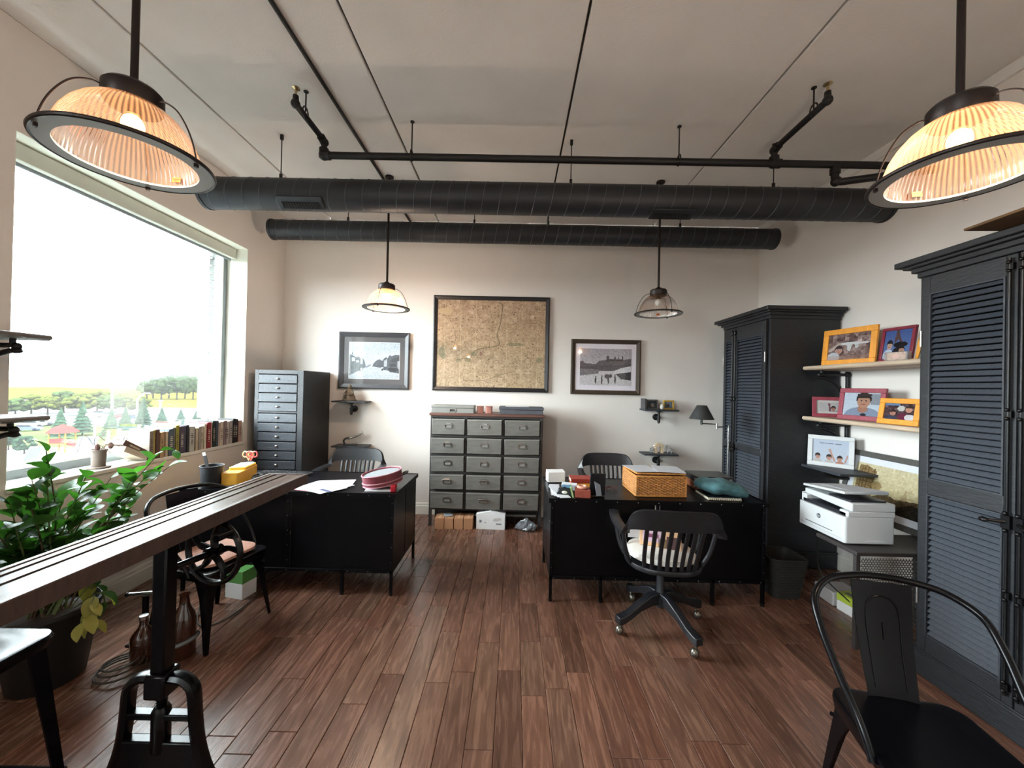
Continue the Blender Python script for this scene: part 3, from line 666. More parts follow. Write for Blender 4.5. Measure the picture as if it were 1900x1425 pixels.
xs = [(.022, .385), (.42, .80), (.835, 1.222)]; zs = [(1.028, 1.2), (.822, .99), (.618, .787), (.425, .583), (.21, .386)]
prd = random.Random(3)
for zi, (z0, z1) in enumerate(zs):
    for xi, (x0, x1) in enumerate(xs):
        o = prd.uniform(0, .035); tilt = prd.uniform(-.012, .012)
        dr = MB().bx(-(x1 - x0) / 2, (x1 - x0) / 2, -.02, .03, -(z1 - z0) / 2, (z1 - z0) / 2).build('drawer', GREYST, t, bevel=.003)
        dr.location = ((x0 + x1) / 2, -o, (z0 + z1) / 2); dr.rotation_euler = (prd.uniform(0, .05), tilt, 0)
        MB().bx(-(x1 - x0) / 2 - .002, (x1 - x0) / 2 + .002, -.024, .0, (z1 - z0) / 2 - .008, (z1 - z0) / 2 + .002).build('drawer_rim', mat('light_steel_edge', (170, 170, 164), .35, metal=.7), dr)
        pm = MB(); pm.frame(.085, .042, .006, .01, -.012, -.03).bx(-.03, .03, -.024, -.02, .034, .044)
        k = prd.random()
        if k < .35: pm.box((0, -.042, .028), (.09, .04, .005), (R(-25), 0, 0))
        pm.build('label_pull', CHROME, dr); MB().bx(-.034, .034, -.0225, -.02, -.006, .022).build('card', mat('grey_card', (126, 124, 120), .8), dr)

# louvred wardrobes along the side wall (local x runs towards the viewer, local y into the wall)
SLATM = mat('lit_black_slat', (62, 67, 75), .45, var=.2, vscale=7, stretch=(14, 3, 3))  # lighter copy of the black wood; window light put into the slat colour
HINGE = mat('worn_hinge', (150, 150, 148), .35, metal=.9)
def wardrobe(loc, W, D, Hh, doors, label, zs=(.25, 1.03, 1.115, 2.15), top=.0):
    t = thing('louvred_wardrobe', label, 'wardrobe', loc, R(-90))
    b = MB(); b.bx(0, .03, .0, D, 0, Hh).bx(W - .03, W, .0, D, 0, Hh).bx(.03, W - .03, D - .015, D, 0, Hh).bx(.03, W - .03, .02, D - .015, .09, .12).bx(.03, W - .03, .02, D - .015, Hh - .03, Hh).bx(.03, W - .03, .006, .026, .0, .12)
    b.build('carcass', BLACKW, t, bevel=.003)
    MB().bx(.03, W - .03, .06, .07, .12, Hh - .03).build('inner_panel', mat('dark_cavity_wood', (16, 16, 18), .8), t)
    MB().bx(-.012, W + .012, -.014, D, 0, .135).build('plinth', BLACKW, t, bevel=.006); MB().bx(-.016, W + .016, -.018, D, .135, .15).build('plinth_mould', BLACKW, t, bevel=.005)
    for k, (e, z0, z1) in enumerate(((.012, 0, .03), (.03, .03, .055), (.055, .055, .07), (.08, .07, .1))):
        MB().bx(-e, W + e, -e, D, Hh + z0 - .005, Hh + z1 - .001).build('cornice', BLACKW, t, bevel=.005)
    for di, (a, b_) in enumerate(doors):
        st = .042
        d = MB(); d.bx(a, a + st, -.024, 0, .155, Hh - .012).bx(b_ - st, b_, -.024, 0, .155, Hh - .012)
        d.bx(a + st, b_ - st, -.024, 0, .155, zs[0]).bx(a + st, b_ - st, -.024, 0, zs[1], zs[2]).bx(a + st, b_ - st, -.024, 0, zs[3], Hh - .012)
        dr = d.build('door', BLACKW, t, bevel=.003)
        md = MB()
        for z0, z1 in ((zs[0], zs[1]), (zs[2], zs[3])):
            md.bx(a + st, a + st + .007, -.029, -.018, z0, z1).bx(b_ - st - .007, b_ - st, -.029, -.018, z0, z1).bx(a + st + .007, b_ - st - .007, -.029, -.018, z0, z0 + .007).bx(a + st + .007, b_ - st - .007, -.029, -.018, z1 - .007, z1)
        md.build('moulding', BLACKW2, dr)
        me = MB().box((0, 0, 0), (b_ - a - 2 * st - .015, .006, .0275), (R(-38), 0, 0)).mesh('slat', smooth=False); me.materials.append(SLATM)
        for z0, z1 in ((zs[0] + .02, zs[1] - .015), (zs[2] + .02, zs[3] - .015)):
            n = int((z1 - z0) / .0305)
            for k in range(n + 1):
                s = link('slat', me, dr); s.location = ((a + b_) / 2, -.013, z0 + (z1 - z0) * k / n)
        for z in (.45, 1.9): MB().cyl((a if di == 0 else b_, -.027, z - .045), (a if di == 0 else b_, -.027, z + .045), .006, seg=8).build('hinge', HINGE, dr)
        xr = b_ - .02 if di == 0 else a + .02
        rod = MB().cyl((xr, -.036, .2), (xr, -.036, Hh - .03), .006, seg=10).build('bolt_rod', IRON, dr)
        for z in (.24, .66, 1.50, Hh - .07):
            MB().box((xr, -.032, z), (.028, .014, .03)).sphere((xr, -.042, z + .02), .009, 10, 6).sphere((xr, -.042, z - .02), .009, 10, 6).build('rod_bracket', IRON, dr)
        hd = MB(); hd.box((xr, -.034, 1.0), (.034, .02, .06)).cyl((xr, -.04, 1.0), (xr - .045 * (1 if di == 0 else -1), -.07, .995), .008, seg=8).sphere((xr - .055 * (1 if di == 0 else -1), -.075, .994), .014, 10, 8, (1.4, 1, .9)).sphere((xr, -.044, 1.04), .01).sphere((xr, -.044, .96), .01)
        hd.build('handle', IRON, dr)
    return t
wardrobe((2.305, 4.245, 0), .755, .63, 2.25, [(.03, .235), (.24, .725)], 'black louvred wardrobe standing in the far corner', zs=(.25, .985, 1.05, 2.11))
wardrobe((2.335, 2.232, 0), .90, .60, 2.26, [(.03, .447), (.453, .87)], 'black louvred wardrobe closest to the viewer')
tag(MB().prism([(0, 0), (.46, -.03), (.47, .5), (.02, .52)], 0, .012).build('board', mat('brown_hardboard', (96, 72, 44), .7, var=.2), bevel=.002), 'flat brown board lying on top of the near wardrobe', 'board')
bpy.data.objects['board'].location = (2.09, 1.31, 2.3605)

# crank table at the left: long narrow bar top on a cast-iron base with hand wheel
TOPW = mat('bar_top_wood', (92, 78, 70), .3, var=.22, vscale=4, bump=.1, bscale=14, stretch=(14, 1, 6), spec=.045)
TOPD = mat('bar_top_dark_strip', (44, 32, 30), .35, var=.2, stretch=(10, 1, 4))
EDGEW = mat('bar_edge_wood', (74, 56, 50), .5, var=.25, stretch=(2, 10, 2), bump=.2, bscale=20)
t = thing('crank_bar_table', 'long narrow wooden bar table on cast-iron crank base', 'table', (-1.285, 1.43, 0))
zt = 1.052; y0, y1 = -.95, .745
for a, b_, m_, nm in ((-.085, -.06, TOPW, 'top_board'), (-.06, -.042, TOPD, 'inlay_strip'), (-.042, -.004, TOPW, 'top_board'), (-.004, .01, TOPD, 'inlay_strip'), (.01, .097, TOPW, 'top_board')):
    MB().bx(a + .0006, b_ - .0006, y0, y1, zt - .03, zt if nm == 'top_board' else zt - .004).build(nm, m_, t, bevel=.0012)
e = MB(); e.bx(.097, .117, y0 - .02, y1 + .02, zt - .052, zt + .003).bx(-.105, -.085, y0 - .02, y1 + .02, zt - .052, zt + .003).bx(-.085, .097, y1, y1 + .02, zt - .052, zt + .003).bx(-.085, .097, y0 - .02, y0, zt - .052, zt + .003)
e.build('edge_band', EDGEW, t, bevel=.003)
MB().bx(-.085, .097, y0, y1, zt - .05, zt - .031).build('under_frame', GLOSSB, t)
MB().bx(-.026, .026, -.026, .026, .43, zt - .05).build('post', GLOSSB, t, bevel=.006)
MB().bx(-.038, .038, -.038, .038, .41, .50).build('post_sleeve', GLOSSB, t, bevel=.008)
MB().cyl((0, 0, .08), (0, 0, .43), .014, seg=16).build('screw', GLOSSB, t)
sc = [(0.0165 * math.cos(2 * math.pi * k / 10), .0165 * math.sin(2 * math.pi * k / 10), .2 + k * .0009) for k in range(220)]
MB().tube(sc, .0025, 5).build('screw_thread', GLOSSB, t)
bar = MB()
for rz in (0,):
    c_, s_ = math.cos(R(rz)), math.sin(R(rz))
    for sgn in (-1, 1):
        pts = [(.02, .462), (.075, .458), (.108, .435), (.122, .40), (.130, .30), (.146, .2), (.178, .11), (.23, .03), (.26, .012)]
        wds = [.026, .028, .03, .028, .026, .028, .034, .034]
        bar = MB().tube(bez([(sgn * r * c_, sgn * r * s_, z + .012) for r, z in pts], 28), .026, 8, flat=.75, up=(-s_, c_, 0)); bar.build('base_leg', GLOSSB, t)
MB().bx(-.12, .12, -.018, .018, .322, .345).lathe([(.026, .2), (.03, .22), (.03, .35), (.02, .37)], 20).build('base_spider', GLOSSB, t, bevel=.004)
MB().bx(-.155, .155, -.02, .02, .1, .245).bx(-.27, -.2, -.1, .1, 0, .03).bx(.2, .27, -.1, .1, 0, .03).build('base_stretcher', GLOSSB, t, bevel=.006)
hw = MB().tube([(0.128 * math.cos(a * math.pi / 20), 0, .128 * math.sin(a * math.pi / 20)) for a in range(40)], .012, 8, closed=True).build('hand_wheel', GLOSSB, t); hw.location = (.045, .175, .862); hw.rotation_euler = (0, 0, R(-10))
MB().cyl((0, -.03, 0), (0, .03, 0), .024, seg=16).build('hub', GLOSSB, hw)
for k in range(5):
    a = k * math.pi * 2 / 5
    MB().tube(bez([(.015 * math.cos(a), 0, .015 * math.sin(a)), (.075 * math.cos(a + .3), 0, .075 * math.sin(a + .3)), (.127 * math.cos(a + .1), 0, .127 * math.sin(a + .1))], 10), [.014] * 5 + [.011] * 6, 6).build('spoke', GLOSSB, hw)
MB().cyl((.09, -.0, .09), (.09, -.075, .09), .012, .015, seg=12).build('crank_knob', GLOSSB, hw)
MB().cyl((0, .02, .862), (.045, .17, .862), .013, seg=10).build('wheel_axle', GLOSSB, t)

# ================================================================== CHAIRS
def swivel_chair(loc, rz, label):
    """bankers' swivel chair, faces local +y"""
    t = thing('swivel_chair', label, 'chair', loc, rz, 'black wooden swivel chairs')
    # saddle seat
    rings = []
    for s_, z in ((.80, .425), (1.0, .437), (1.02, .452), (1.0, .466), (.8, .46), (.3, .452)):
        rings.append([(.235 * s_ * math.copysign(abs(math.cos(a)) ** .8, math.cos(a)), .225 * s_ * math.copysign(abs(math.sin(a)) ** .8, math.sin(a)), z) for a in [2 * math.pi * k / 40 for k in range(40)]])
    MB().loft(rings).build('seat', CHAIRW, t)
    # bent crest rail and arms: swept flat section along a U
    path = []; N = 40
    for k in range(N + 1):
        u = -1 + 2 * k / N; a = u * math.pi * .5
        if abs(u) < .72:
            th = u / .72 * math.pi / 2; x = .285 * math.sin(th); y = -.22 - .08 * math.cos(th) + .0
        else:
            f = (abs(u) - .72) / .28; x = math.copysign(.285 + .015 * math.sin(f * math.pi) - .0 * f, u); y = -.22 + .40 * f
        cu = max(0, 1 - (abs(u) / .64) ** 5); ha = .026 + .105 * cu ** 1.0
        zt_ = .715 + .155 * cu ** .9 - (.0 if abs(u) < .8 else .0)
        path.append((x, y, zt_, ha))
    rings = []
    for k, (x, y, z, h) in enumerate(path):
        a = path[max(k - 1, 0)]; b = path[min(k + 1, N)]; tx, ty = b[0] - a[0], b[1] - a[1]; L_ = math.hypot(tx, ty); nx_, ny_ = -ty / L_, tx / L_
        wd = .011 if h > .05 else .011 + .020 * (1 - (h - .026) / .024)
        lean = .16 * h / .1 * .1
        rings.append([(x + nx_ * wd, y + ny_ * wd, z - h), (x - nx_ * wd, y - ny_ * wd, z - h), (x - nx_ * wd - 0, y - ny_ * wd - lean, z - .006), (x, y - lean, z), (x + nx_ * wd, y + ny_ * wd - lean, z - .006)])
    MB().loft(rings).build('crest_rail', CHAIRW, t, ang=50)
    for k in range(8):
        u = (k - 3.5) / 3.5; th = u * .62 * math.pi / 2 / .72 * .82; xb = .15 * u; xt = .165 * u; yt = -.22 - .08 * math.sqrt(1 - (xt / .285) ** 2)
        MB().tube(bez([(xb, -.205 + .03 * u * u, .455), (xb * 1.06, -.222 + .02 * u * u, .55), (xt, yt + .005, .74)], 10), .0135, 8, flat=.5, up=(1, 0, 0)).build('spindle', CHAIRW, t)
    for sg in (-1, 1):
        MB().tube(bez([(sg * .225, .06, .45), (sg * .262, .075, .53), (sg * .292, .10, .70)], 10), [.016] * 4 + [.014] * 7, 8).build('arm_post', CHAIRW, t)
        MB().tube(bez([(sg * .215, -.1, .45), (sg * .26, -.13, .56), (sg * .283, -.16, .70)], 10), .014, 8).build('arm_post', CHAIRW, t)
    MB().bx(-.11, .11, -.13, .13, .395, .426).build('tilt_plate', IRON, t, bevel=.006)
    MB().lathe([(.038, .14), (.04, .2), (.026, .24), (.024, .4)], 20).build('pedestal', CHAIRW, t)
    for k in range(4):
        a = R(25 + 90 * k); ca, sa = math.cos(a), math.sin(a); rg = []
        for r_, z, h, w_ in ((.0, .235, .075, .026), (.08, .232, .07, .027), (.17, .19, .05, .026), (.25, .145, .045, .027), (.31, .128, .048, .029), (.335, .126, .046, .026)):
            px, py = r_ * ca, r_ * sa
            rg.append([(px - sa * w_, py + ca * w_, z - h), (px + sa * w_, py - ca * w_, z - h), (px + sa * w_, py - ca * w_, z - .004), (px + sa * w_ * .8, py - ca * w_ * .8, z), (px - sa * w_ * .8, py + ca * w_ * .8, z), (px - sa * w_, py + ca * w_, z - .004)])
        lg = MB().loft(rg).build('base_leg', CHAIRW, t, bevel=.003)
        MB().cyl((.31 * ca, .31 * sa, .055), (.31 * ca, .31 * sa, .09), .008, seg=8).sphere((.31 * ca + .012 * sa, .31 * sa - .012 * ca, .03), .029, 14, 10, (.9, .9, 1)).build('caster', mat('worn_caster_metal', (120, 116, 108), .3, metal=.9), lg)
    return t
ch0 = swivel_chair((1.005, 2.585, 0), R(-5), 'black wooden swivel chair with white cushion before the desk')
dup(ch0, (-1.66, 3.90, 0), R(184), 'black wooden swivel chair behind the window-side desk', 'black wooden swivel chairs')
dup(ch0, (1.01, 3.93, 0), R(178), 'black wooden swivel chair behind the cluttered desk', 'black wooden swivel chairs')

def tolix(loc, rz, label):
    """metal armchair, faces local +y"""
    t = thing('metal_armchair', label, 'chair', loc, rz, 'black metal armchairs')
    sh = lambda w0, w1, d, z: [(x * (w1 + (w0 - w1) * (.5 - y / d)) / w0, y, z) for x, y in rrect(w0, d, .06, 5)]
    MB().loft([sh(.40, .44, .42, .405), sh(.41, .45, .43, .44), sh(.405, .445, .425, .452), sh(.37, .41, .39, .455), sh(.3, .34, .32, .447)]).build('seat', GLOSSB, t)
    pts = [(-.225, .09, .43), (-.24, .05, .52), (-.258, -.05, .63), (-.268, -.125, .72), (-.258, -.19, .795), (-.19, -.25, .842), (-.09, -.282, .858), (0, -.29, .862)]
    full = pts + [(-x, y, z) for x, y, z in pts[-2::-1]]
    MB().tube(bez(full, 84), .0125, 10).build('hoop_back', GLOSSB, t)
    rg = []
    for k in range(9):
        f = k / 8; z = .445 + .40 * f; y = -.195 - .082 * f - .012 * math.sin(f * math.pi); hw_ = .078 + .022 * f
        rg.append([(-hw_, y + .006, z), (-hw_ * .5, y, z), (hw_ * .5, y, z), (hw_, y + .006, z), (hw_, y + .010, z), (hw_ * .5, y + .004, z), (-hw_ * .5, y + .004, z), (-hw_, y + .010, z)])
    sp = MB().loft(rg).build('back_splat', GLOSSB, t)
    loop = [(-.05, .48), (-.052, .6), (-.055, .72), (-.04, .775), (0, .795), (.04, .775), (.055, .72), (.052, .6), (.05, .48)]
    yf = lambda z: -.195 - .082 * (z - .445) / .4 - .012 * math.sin((z - .445) / .4 * math.pi) + .005
    MB().tube([Vector((p.x, yf(p.y), p.y)) for p in bez([(x, z, 0) for x, z in loop], 40)], .0035, 6).build('pressed_arch', GLOSSB, sp)
    MB().tube([(0, yf(.64), .64), (0, yf(.70), .70)], .004, 6).build('pressed_slot', GLOSSB, sp)
    for sx in (-1, 1):
        for sy in (-1, 1):
            x0, y0_ = sx * .19, sy * .175; x1, y1_ = sx * .225, sy * .225
            rg = []
            for f, w_ in ((0, .1), (.12, .075), (.3, .05), (.65, .032), (1, .018)):
                x, y, z = x0 + (x1 - x0) * f, y0_ + (y1_ - y0_) * f, .42 - .42 * f
                rg.append([(x, y, z), (x - sx * w_, y, z), (x - sx * w_, y - sy * .006, z), (x - sx * .006, y - sy * .006, z), (x - sx * .006, y - sy * w_, z), (x, y - sy * w_, z)])
            MB().loft(rg).build('leg', GLOSSB, t, smooth=False)
    MB().tube([(-.2, -.19, .36), (0, 0, .39), (.2, .19, .36)], .008, 6).tube([(.2, -.19, .36), (0, 0, .392), (-.2, .19, .36)], .008, 6).build('cross_brace', GLOSSB, t)
    return t
c1 = tolix((1.385, 1.253, 0), R(167), 'black metal armchair at the lower right, facing the viewer')
dup(c1, (-1.90, 2.46, 0), R(-102), 'black metal armchair tucked beneath the long bar table', 'black metal armchairs')

t = thing('metal_stool', 'black metal bar stool seat catching window light at lower left', 'stool', (-1.66, 1.11, 0), R(1))
sh = lambda w0, z, r=.05: [(x, y, z) for x, y in rrect(w0, w0, r, 6)]
MB().loft([sh(.33, .70), sh(.345, .725), sh(.335, .738), sh(.31, .742), sh(.2, .738)]).build('seat', GLOSSB, t)
for sx in (-1, 1):
    for sy in (-1, 1):
        rg = []
        for f, w_ in ((0, .05), (.4, .036), (1, .022)):
            x, y, z = sx * (.145 + .055 * f), sy * (.145 + .055 * f), .712 - .712 * f
            rg.append([(x, y, z), (x - sx * w_, y, z), (x - sx * w_, y - sy * .006, z), (x - sx * .006, y - sy * .006, z), (x - sx * .006, y - sy * w_, z), (x, y - sy * w_, z)])
        MB().loft(rg).build('leg', GLOSSB, t, smooth=False)
fr = MB()
for a, b_ in (((-1, -1), (1, -1)), ((1, -1), (1, 1)), ((1, 1), (-1, 1)), ((-1, 1), (-1, -1))): fr.cyl((a[0] * .18, a[1] * .18, .26), (b_[0] * .18, b_[1] * .18, .26), .008, seg=8)
fr.build('foot_ring', GLOSSB, t)

# ================================================================== PICTURES ON THE FAR WALL
GREYF = mat('grey_frame_wood', (58, 58, 62), .4, var=.15, stretch=(8, 2, 2)); BLKF = mat('black_frame_wood', (30, 28, 30), .4)
BRNF = mat('brown_frame_wood', (62, 50, 40), .45, var=.2, stretch=(8, 2, 2))
def wall_picture(name, label, x, z0, w_, h, fr, fm, matw, matcol, canvas):
    t = thing(name, label, 'picture', (x, YB - .034, z0))
    # mitred frame: four bars sloping inward
    for k in range(4):
        W2, H2 = (w_ / 2, h / 2); o = [(-W2, -H2), (W2, -H2), (W2, H2), (-W2, H2)]; i_ = [(-W2 + fr, -H2 + fr), (W2 - fr, -H2 + fr), (W2 - fr, H2 - fr), (-W2 + fr, H2 - fr)]
        a, b = k, (k + 1) % 4; mb = MB()
        prof = lambda p, q: [(p[0], .034, p[1] + H2), (p[0], .004, p[1] + H2), (p[0] * .75 + q[0] * .25, 0, p[1] * .75 + q[1] * .25 + H2), (q[0], .014, q[1] + H2), (q[0], .034, q[1] + H2)]
        mb.loft([prof(o[a], i_[a]), prof(o[b], i_[b])]); mb.build('frame_bar', fm, t, smooth=False)
    iw, ih = w_ - 2 * fr, h - 2 * fr
    if matw: MB().bx(-iw / 2, iw / 2, .02, .03, fr, fr + ih).build('mat_board', mat('mat_board_%d' % matcol[0], matcol, .8, coat=.9), t, smooth=False)
    canvas.obj('print', iw - 2 * matw, ih - 2 * matw, t, y=.018, z0=fr + matw, coat=1.0)
    return t
# street photograph
c = Canvas(140, 104).grad((196, 204, 212), (178, 186, 196)).noise(5, 3)
c.rect(0, .68, 1, 1, (176, 186, 196))
for k in range(60): u, v = rnd.random(), .7 + .3 * rnd.random(); c.line(u, v, u + .1, v + .005, .004, (150 + 60 * rnd.random(),) * 3, .6)
c.poly([(0, .33), (.07, .36), (.14, .42), (.2, .40), (.22, .45), (.27, .42), (.31, .52), (.34, .68), (.0, .92)], (84, 92, 98)); c.poly([(.055, .33), (.067, .25), (.078, .34)], (70, 78, 80))
c.poly([(.06, .42), (.12, .43), (.12, .52), (.06, .53)], (190, 200, 205)); c.poly([(.14, .50), (.2, .5), (.2, .56), (.14, .56)], (180, 190, 196)); c.poly([(.23, .42), (.27, .42), (.27, .6), (.23, .6)], (175, 185, 190))
c.poly([(.46, .66), (.5, .55), (.55, .49), (.6, .46), (.66, .5), (.7, .42), (.74, .4), (.76, .43), (.8, .34), (.84, .37), (.9, .34), (1, .33), (1, .84), (.72, .75), (.62, .69)], (72, 78, 86))
c.poly([(.69, .5), (.75, .45), (.75, .65), (.69, .65)], (170, 178, 184)); c.poly([(.84, .45), (1, .38), (1, .5), (.8, .56)], (50, 55, 62)); c.rect(.96, .5, 1, .72, (160, 168, 174)); c.poly([(.8, .58), (.93, .56), (.93, .82), (.8, .8)], (40, 46, 54))
for u in np.linspace(.78, .96, 9): c.ell(u, .72 + .05 * (u - .78), .009, .05, (24, 28, 34)); c.ell(u, .665 + .05 * (u - .78), .006, .012, (110, 110, 110))
for u, v in ((.02, .8), (.05, .75), (.09, .74), (.13, .73), (.17, .72)): c.rect(u, v - .12, u + .012, v, (60, 70, 70)); 
c.ell(.215, .72, .014, .08, (66, 74, 80)); c.ell(.25, .74, .03, .055, (90, 98, 104)); c.ell(.25, .745, .02, .04, (185, 190, 196)); c.ell(.66, .72, .04, .045, (196, 200, 204)); c.ell(.66, .74, .02, .03, (40, 44, 50)); c.ell(.7, .72, .03, .03, (60, 66, 72))
c.line(.36, .67, .42, .62, .02, (120, 128, 136)); c.noise(9).noise(8, 2)
c.line(.0, .003, 1, .003, .008, (235, 235, 235)); c.line(.0, .997, 1, .997, .008, (235, 235, 235)); c.line(.003, 0, .003, 1, .006, (235, 235, 235)); c.line(.997, 0, .997, 1, .006, (235, 235, 235))
wall_picture('framed_photograph', 'framed black and white photo of a village street', -1.715, 1.512, .862, .69, .058, GREYF, .062, (84, 82, 84), c)
# old map
c = Canvas(220, 172).grad((188, 156, 124), (184, 158, 122)).noise(7).noise(8, 3).noise(6, 9)
q = random.Random(11)
for k in range(620):
    u, v = q.random(), q.random(); a = q.uniform(0, 6.28); l_ = q.uniform(.004, .03); c.line(u, v, u + l_ * math.cos(a), v + l_ * math.sin(a), .0022, (112, 90, 66), .55)
for k in range(170):
    u, v = q.random(), q.random() ** 1.2; c.ell(u, v, q.uniform(.003, .009), q.uniform(.003, .008), (92, 70, 52), .75)
for k in range(7): u = (k + .5) / 7; c.line(u, 0, u, 1, .0022, (222, 200, 160), .6)
for v in (.33, .66): c.line(0, v, 1, v, .0022, (168, 140, 100), .6)
rv = bez([(.56, .02, 0), (.6, .05, 0), (.595, .15, 0), (.58, .28, 0), (.555, .40, 0), (.575, .47, 0), (.56, .52, 0), (.44, .55, 0), (.36, .58, 0), (.3, .66, 0), (.18, .69, 0)], 60)
for a, b in zip(rv[:-1], rv[1:]): c.line(a.x, a.y, b.x, b.y, .0045, (110, 96, 72), .85)
rv = bez([(.16, .36, 0), (.17, .45, 0), (.15, .55, 0)], 14)
for a, b in zip(rv[:-1], rv[1:]): c.line(a.x, a.y, b.x, b.y, .003, (120, 100, 76), .8)
rv = bez([(.27, .93, 0), (.45, .92, 0), (.55, .87, 0), (.7, .82, 0)], 20)
for a, b in zip(rv[:-1], rv[1:]): c.line(a.x, a.y, b.x, b.y, .003, (110, 92, 68), .8)
for u, v, a, b in ((.045, .6, .03, .06), (.06, .65, .025, .035), (.34, .62, .03, .025), (.29, .69, .03, .02), (.2, .7, .03, .018), (.72, .5, .08, .02), (.95, .68, .03, .03)): c.ell(u, v, a, b, (112, 112, 78), .55)
c.ell(.41, .62, .013, .022, (140, 90, 80), .7); c.ell(.07, .13, .065, .035, (206, 178, 138), .9); c.ell(.07, .13, .06, .03, (200, 170, 128), .9)
wall_picture('framed_map', 'large black-framed old brown map in the centre of the wall', -.295, 1.512, 1.415, 1.158, .05, BLKF, 0, (0, 0, 0), c)
# snowy castle photograph
c = Canvas(120, 86).grad((176, 168, 176), (206, 202, 206)).noise(5, 2)
c.poly([(0, .36), (.06, .34), (.1, .4), (.3, .42), (.38, .33), (.52, .3), (.66, .28), (.8, .3), (1, .26), (1, .6), (0, .6)], (96, 88, 94)); c.rect(.52, .2, .57, .36, (60, 55, 60)); c.rect(.67, .22, .7, .32, (66, 60, 64)); c.rect(.74, .21, .76, .3, (66, 60, 64)); c.rect(.82, .2, .84, .3, (66, 60, 64)); c.rect(.56, .28, .84, .34, (50, 46, 50))
c.poly([(0, .5), (.3, .46), (.7, .44), (1, .4), (1, .62), (0, .62)], (78, 72, 78)); c.rect(0, .6, 1, 1, (208, 204, 208)); c.poly([(0, .55), (.38, .57), (.36, .68), (0, .74)], (120, 114, 120)); c.poly([(.64, .62), (.8, .52), (1, .46), (1, .64), (.7, .7)], (222, 220, 224)); c.poly([(.7, .68), (1, .62), (1, .85), (.8, .82)], (58, 54, 58))
for u, v, h in ((.31, .86, .1), (.43, .86, .12), (.56, .84, .12), (.69, .83, .12)): c.ell(u, v, .016, h, (52, 46, 50)); c.ell(u, v - h * .95, .011, .025, (90, 84, 84))
c.ell(.53, .75, .05, .06, (70, 64, 68)); c.ell(.6, .74, .035, .05, (56, 50, 54)); c.noise(9).noise(9, 2)
wall_picture('framed_photograph', 'brown-framed old photo of people before a snowy castle', 1.104, 1.505, .842, .667, .052, BRNF, .058, (214, 208, 216), c)

# ================================================================== WALL SHELVES AND THEIR THINGS
def pipe_shelf(x, z, label):
    t = thing('pipe_bracket_shelf', label, 'shelf', (x, YB, z), group='small black wall shelves')
    MB().bx(-.2, .2, -.2, -.0, -.018, 0).build('shelf_board', BLACKW2, t, bevel=.003)
    MB().cyl((.0, -.1, -.018), (.0, -.1, -.145), .013, seg=12).cyl((0, -.1, -.035), (0, -.1, -.02), .026, seg=16).cyl((0, -.1, -.12), (0, -.1, -.15), .018, seg=12).sphere((0, -.1, -.155), .015).build('pipe_post', PIPEM, t)
    MB().cyl((0, -.1, -.10), (0, 0, -.10), .013, seg=12).cyl((0, -.1, -.085), (0, -.1, -.115), .019, seg=12).build('pipe_arm', PIPEM, t)
    MB().lathe([(.04, 0), (.04, .01), (.022, .014)], 24, rot=(R(90), 0, 0), c=(0, 0, -.10)).build('wall_flange', PIPEM, t); return t
pipe_shelf(-1.945, 1.365, 'small black pipe shelf under the street photo, upper one')
pipe_shelf(-1.935, .835, 'small black pipe shelf beside the chest, lower one')
pipe_shelf(1.73, 1.345, 'small black pipe shelf holding two tiny frames')
pipe_shelf(1.735, .825, 'small black pipe shelf holding crystal ornaments')
t = thing('figurine', 'brown seated figurine on the small shelf under the street photo', 'figurine', (-1.965, YB - .11, 1.365))
FIGM = mat('antique_bronze', (104, 92, 78), .5, metal=.3, var=.4, vscale=30, bump=.5, bscale=60)
MB().lathe([(.08, 0), (.082, .012), (.07, .02)], 20).build('plinth', FIGM, t)
MB().lathe([(.066, .02), (.06, .05), (.045, .08), (.042, .11), (.03, .145), (.028, .15)], 16, wob=.12, nw=4).build('robe', FIGM, t)
MB().sphere((0, -.01, .165), .028, 12, 8, (1, 1, 1.15)).tube(bez([(-.03, -.02, .13), (-.05, -.04, .09), (-.01, -.055, .07)], 8), .012, 6).tube(bez([(.03, -.02, .13), (.05, -.04, .09), (.01, -.055, .07)], 8), .012, 6).build('head_and_arms', FIGM, t)
t = thing('model_aeroplane', 'pewter model aeroplane on curved stand, lower small shelf', 'ornament', (-1.945, YB - .11, .835), R(10))
MB().bx(-.075, .075, -.035, .035, 0, .012).build('stand_base', BLACKW2, t, bevel=.004)
MB().tube(bez([(-.06, 0, .012), (-.075, 0, .05), (-.05, 0, .08), (-.01, 0, .085)], 12), .009, 8, flat=1.6).build('stand_arm', BLACKW2, t)
PEW = mat('pewter', (170, 166, 158), .35, metal=.8)
MB().at((.05, 0, .105), (0, R(-24), 0)).tube([(-.08, 0, 0), (-.04, 0, 0), (.06, 0, 0), (.1, 0, 0)], [.007, .013, .015, .005], 10).build('fuselage', PEW, t)
MB().at((.05, 0, .105), (0, R(-24), 0)).bx(-.01, .025, -.11, .11, .004, .008).bx(-.078, -.06, -.035, .035, .002, .005).bx(-.08, -.062, -.002, .002, .004, .03).build('wings', PEW, t)
MB().at((.05, 0, .105), (0, R(-24), 0)).bx(.098, .102, -.005, .005, -.035, .035).build('propeller', PEW, t)

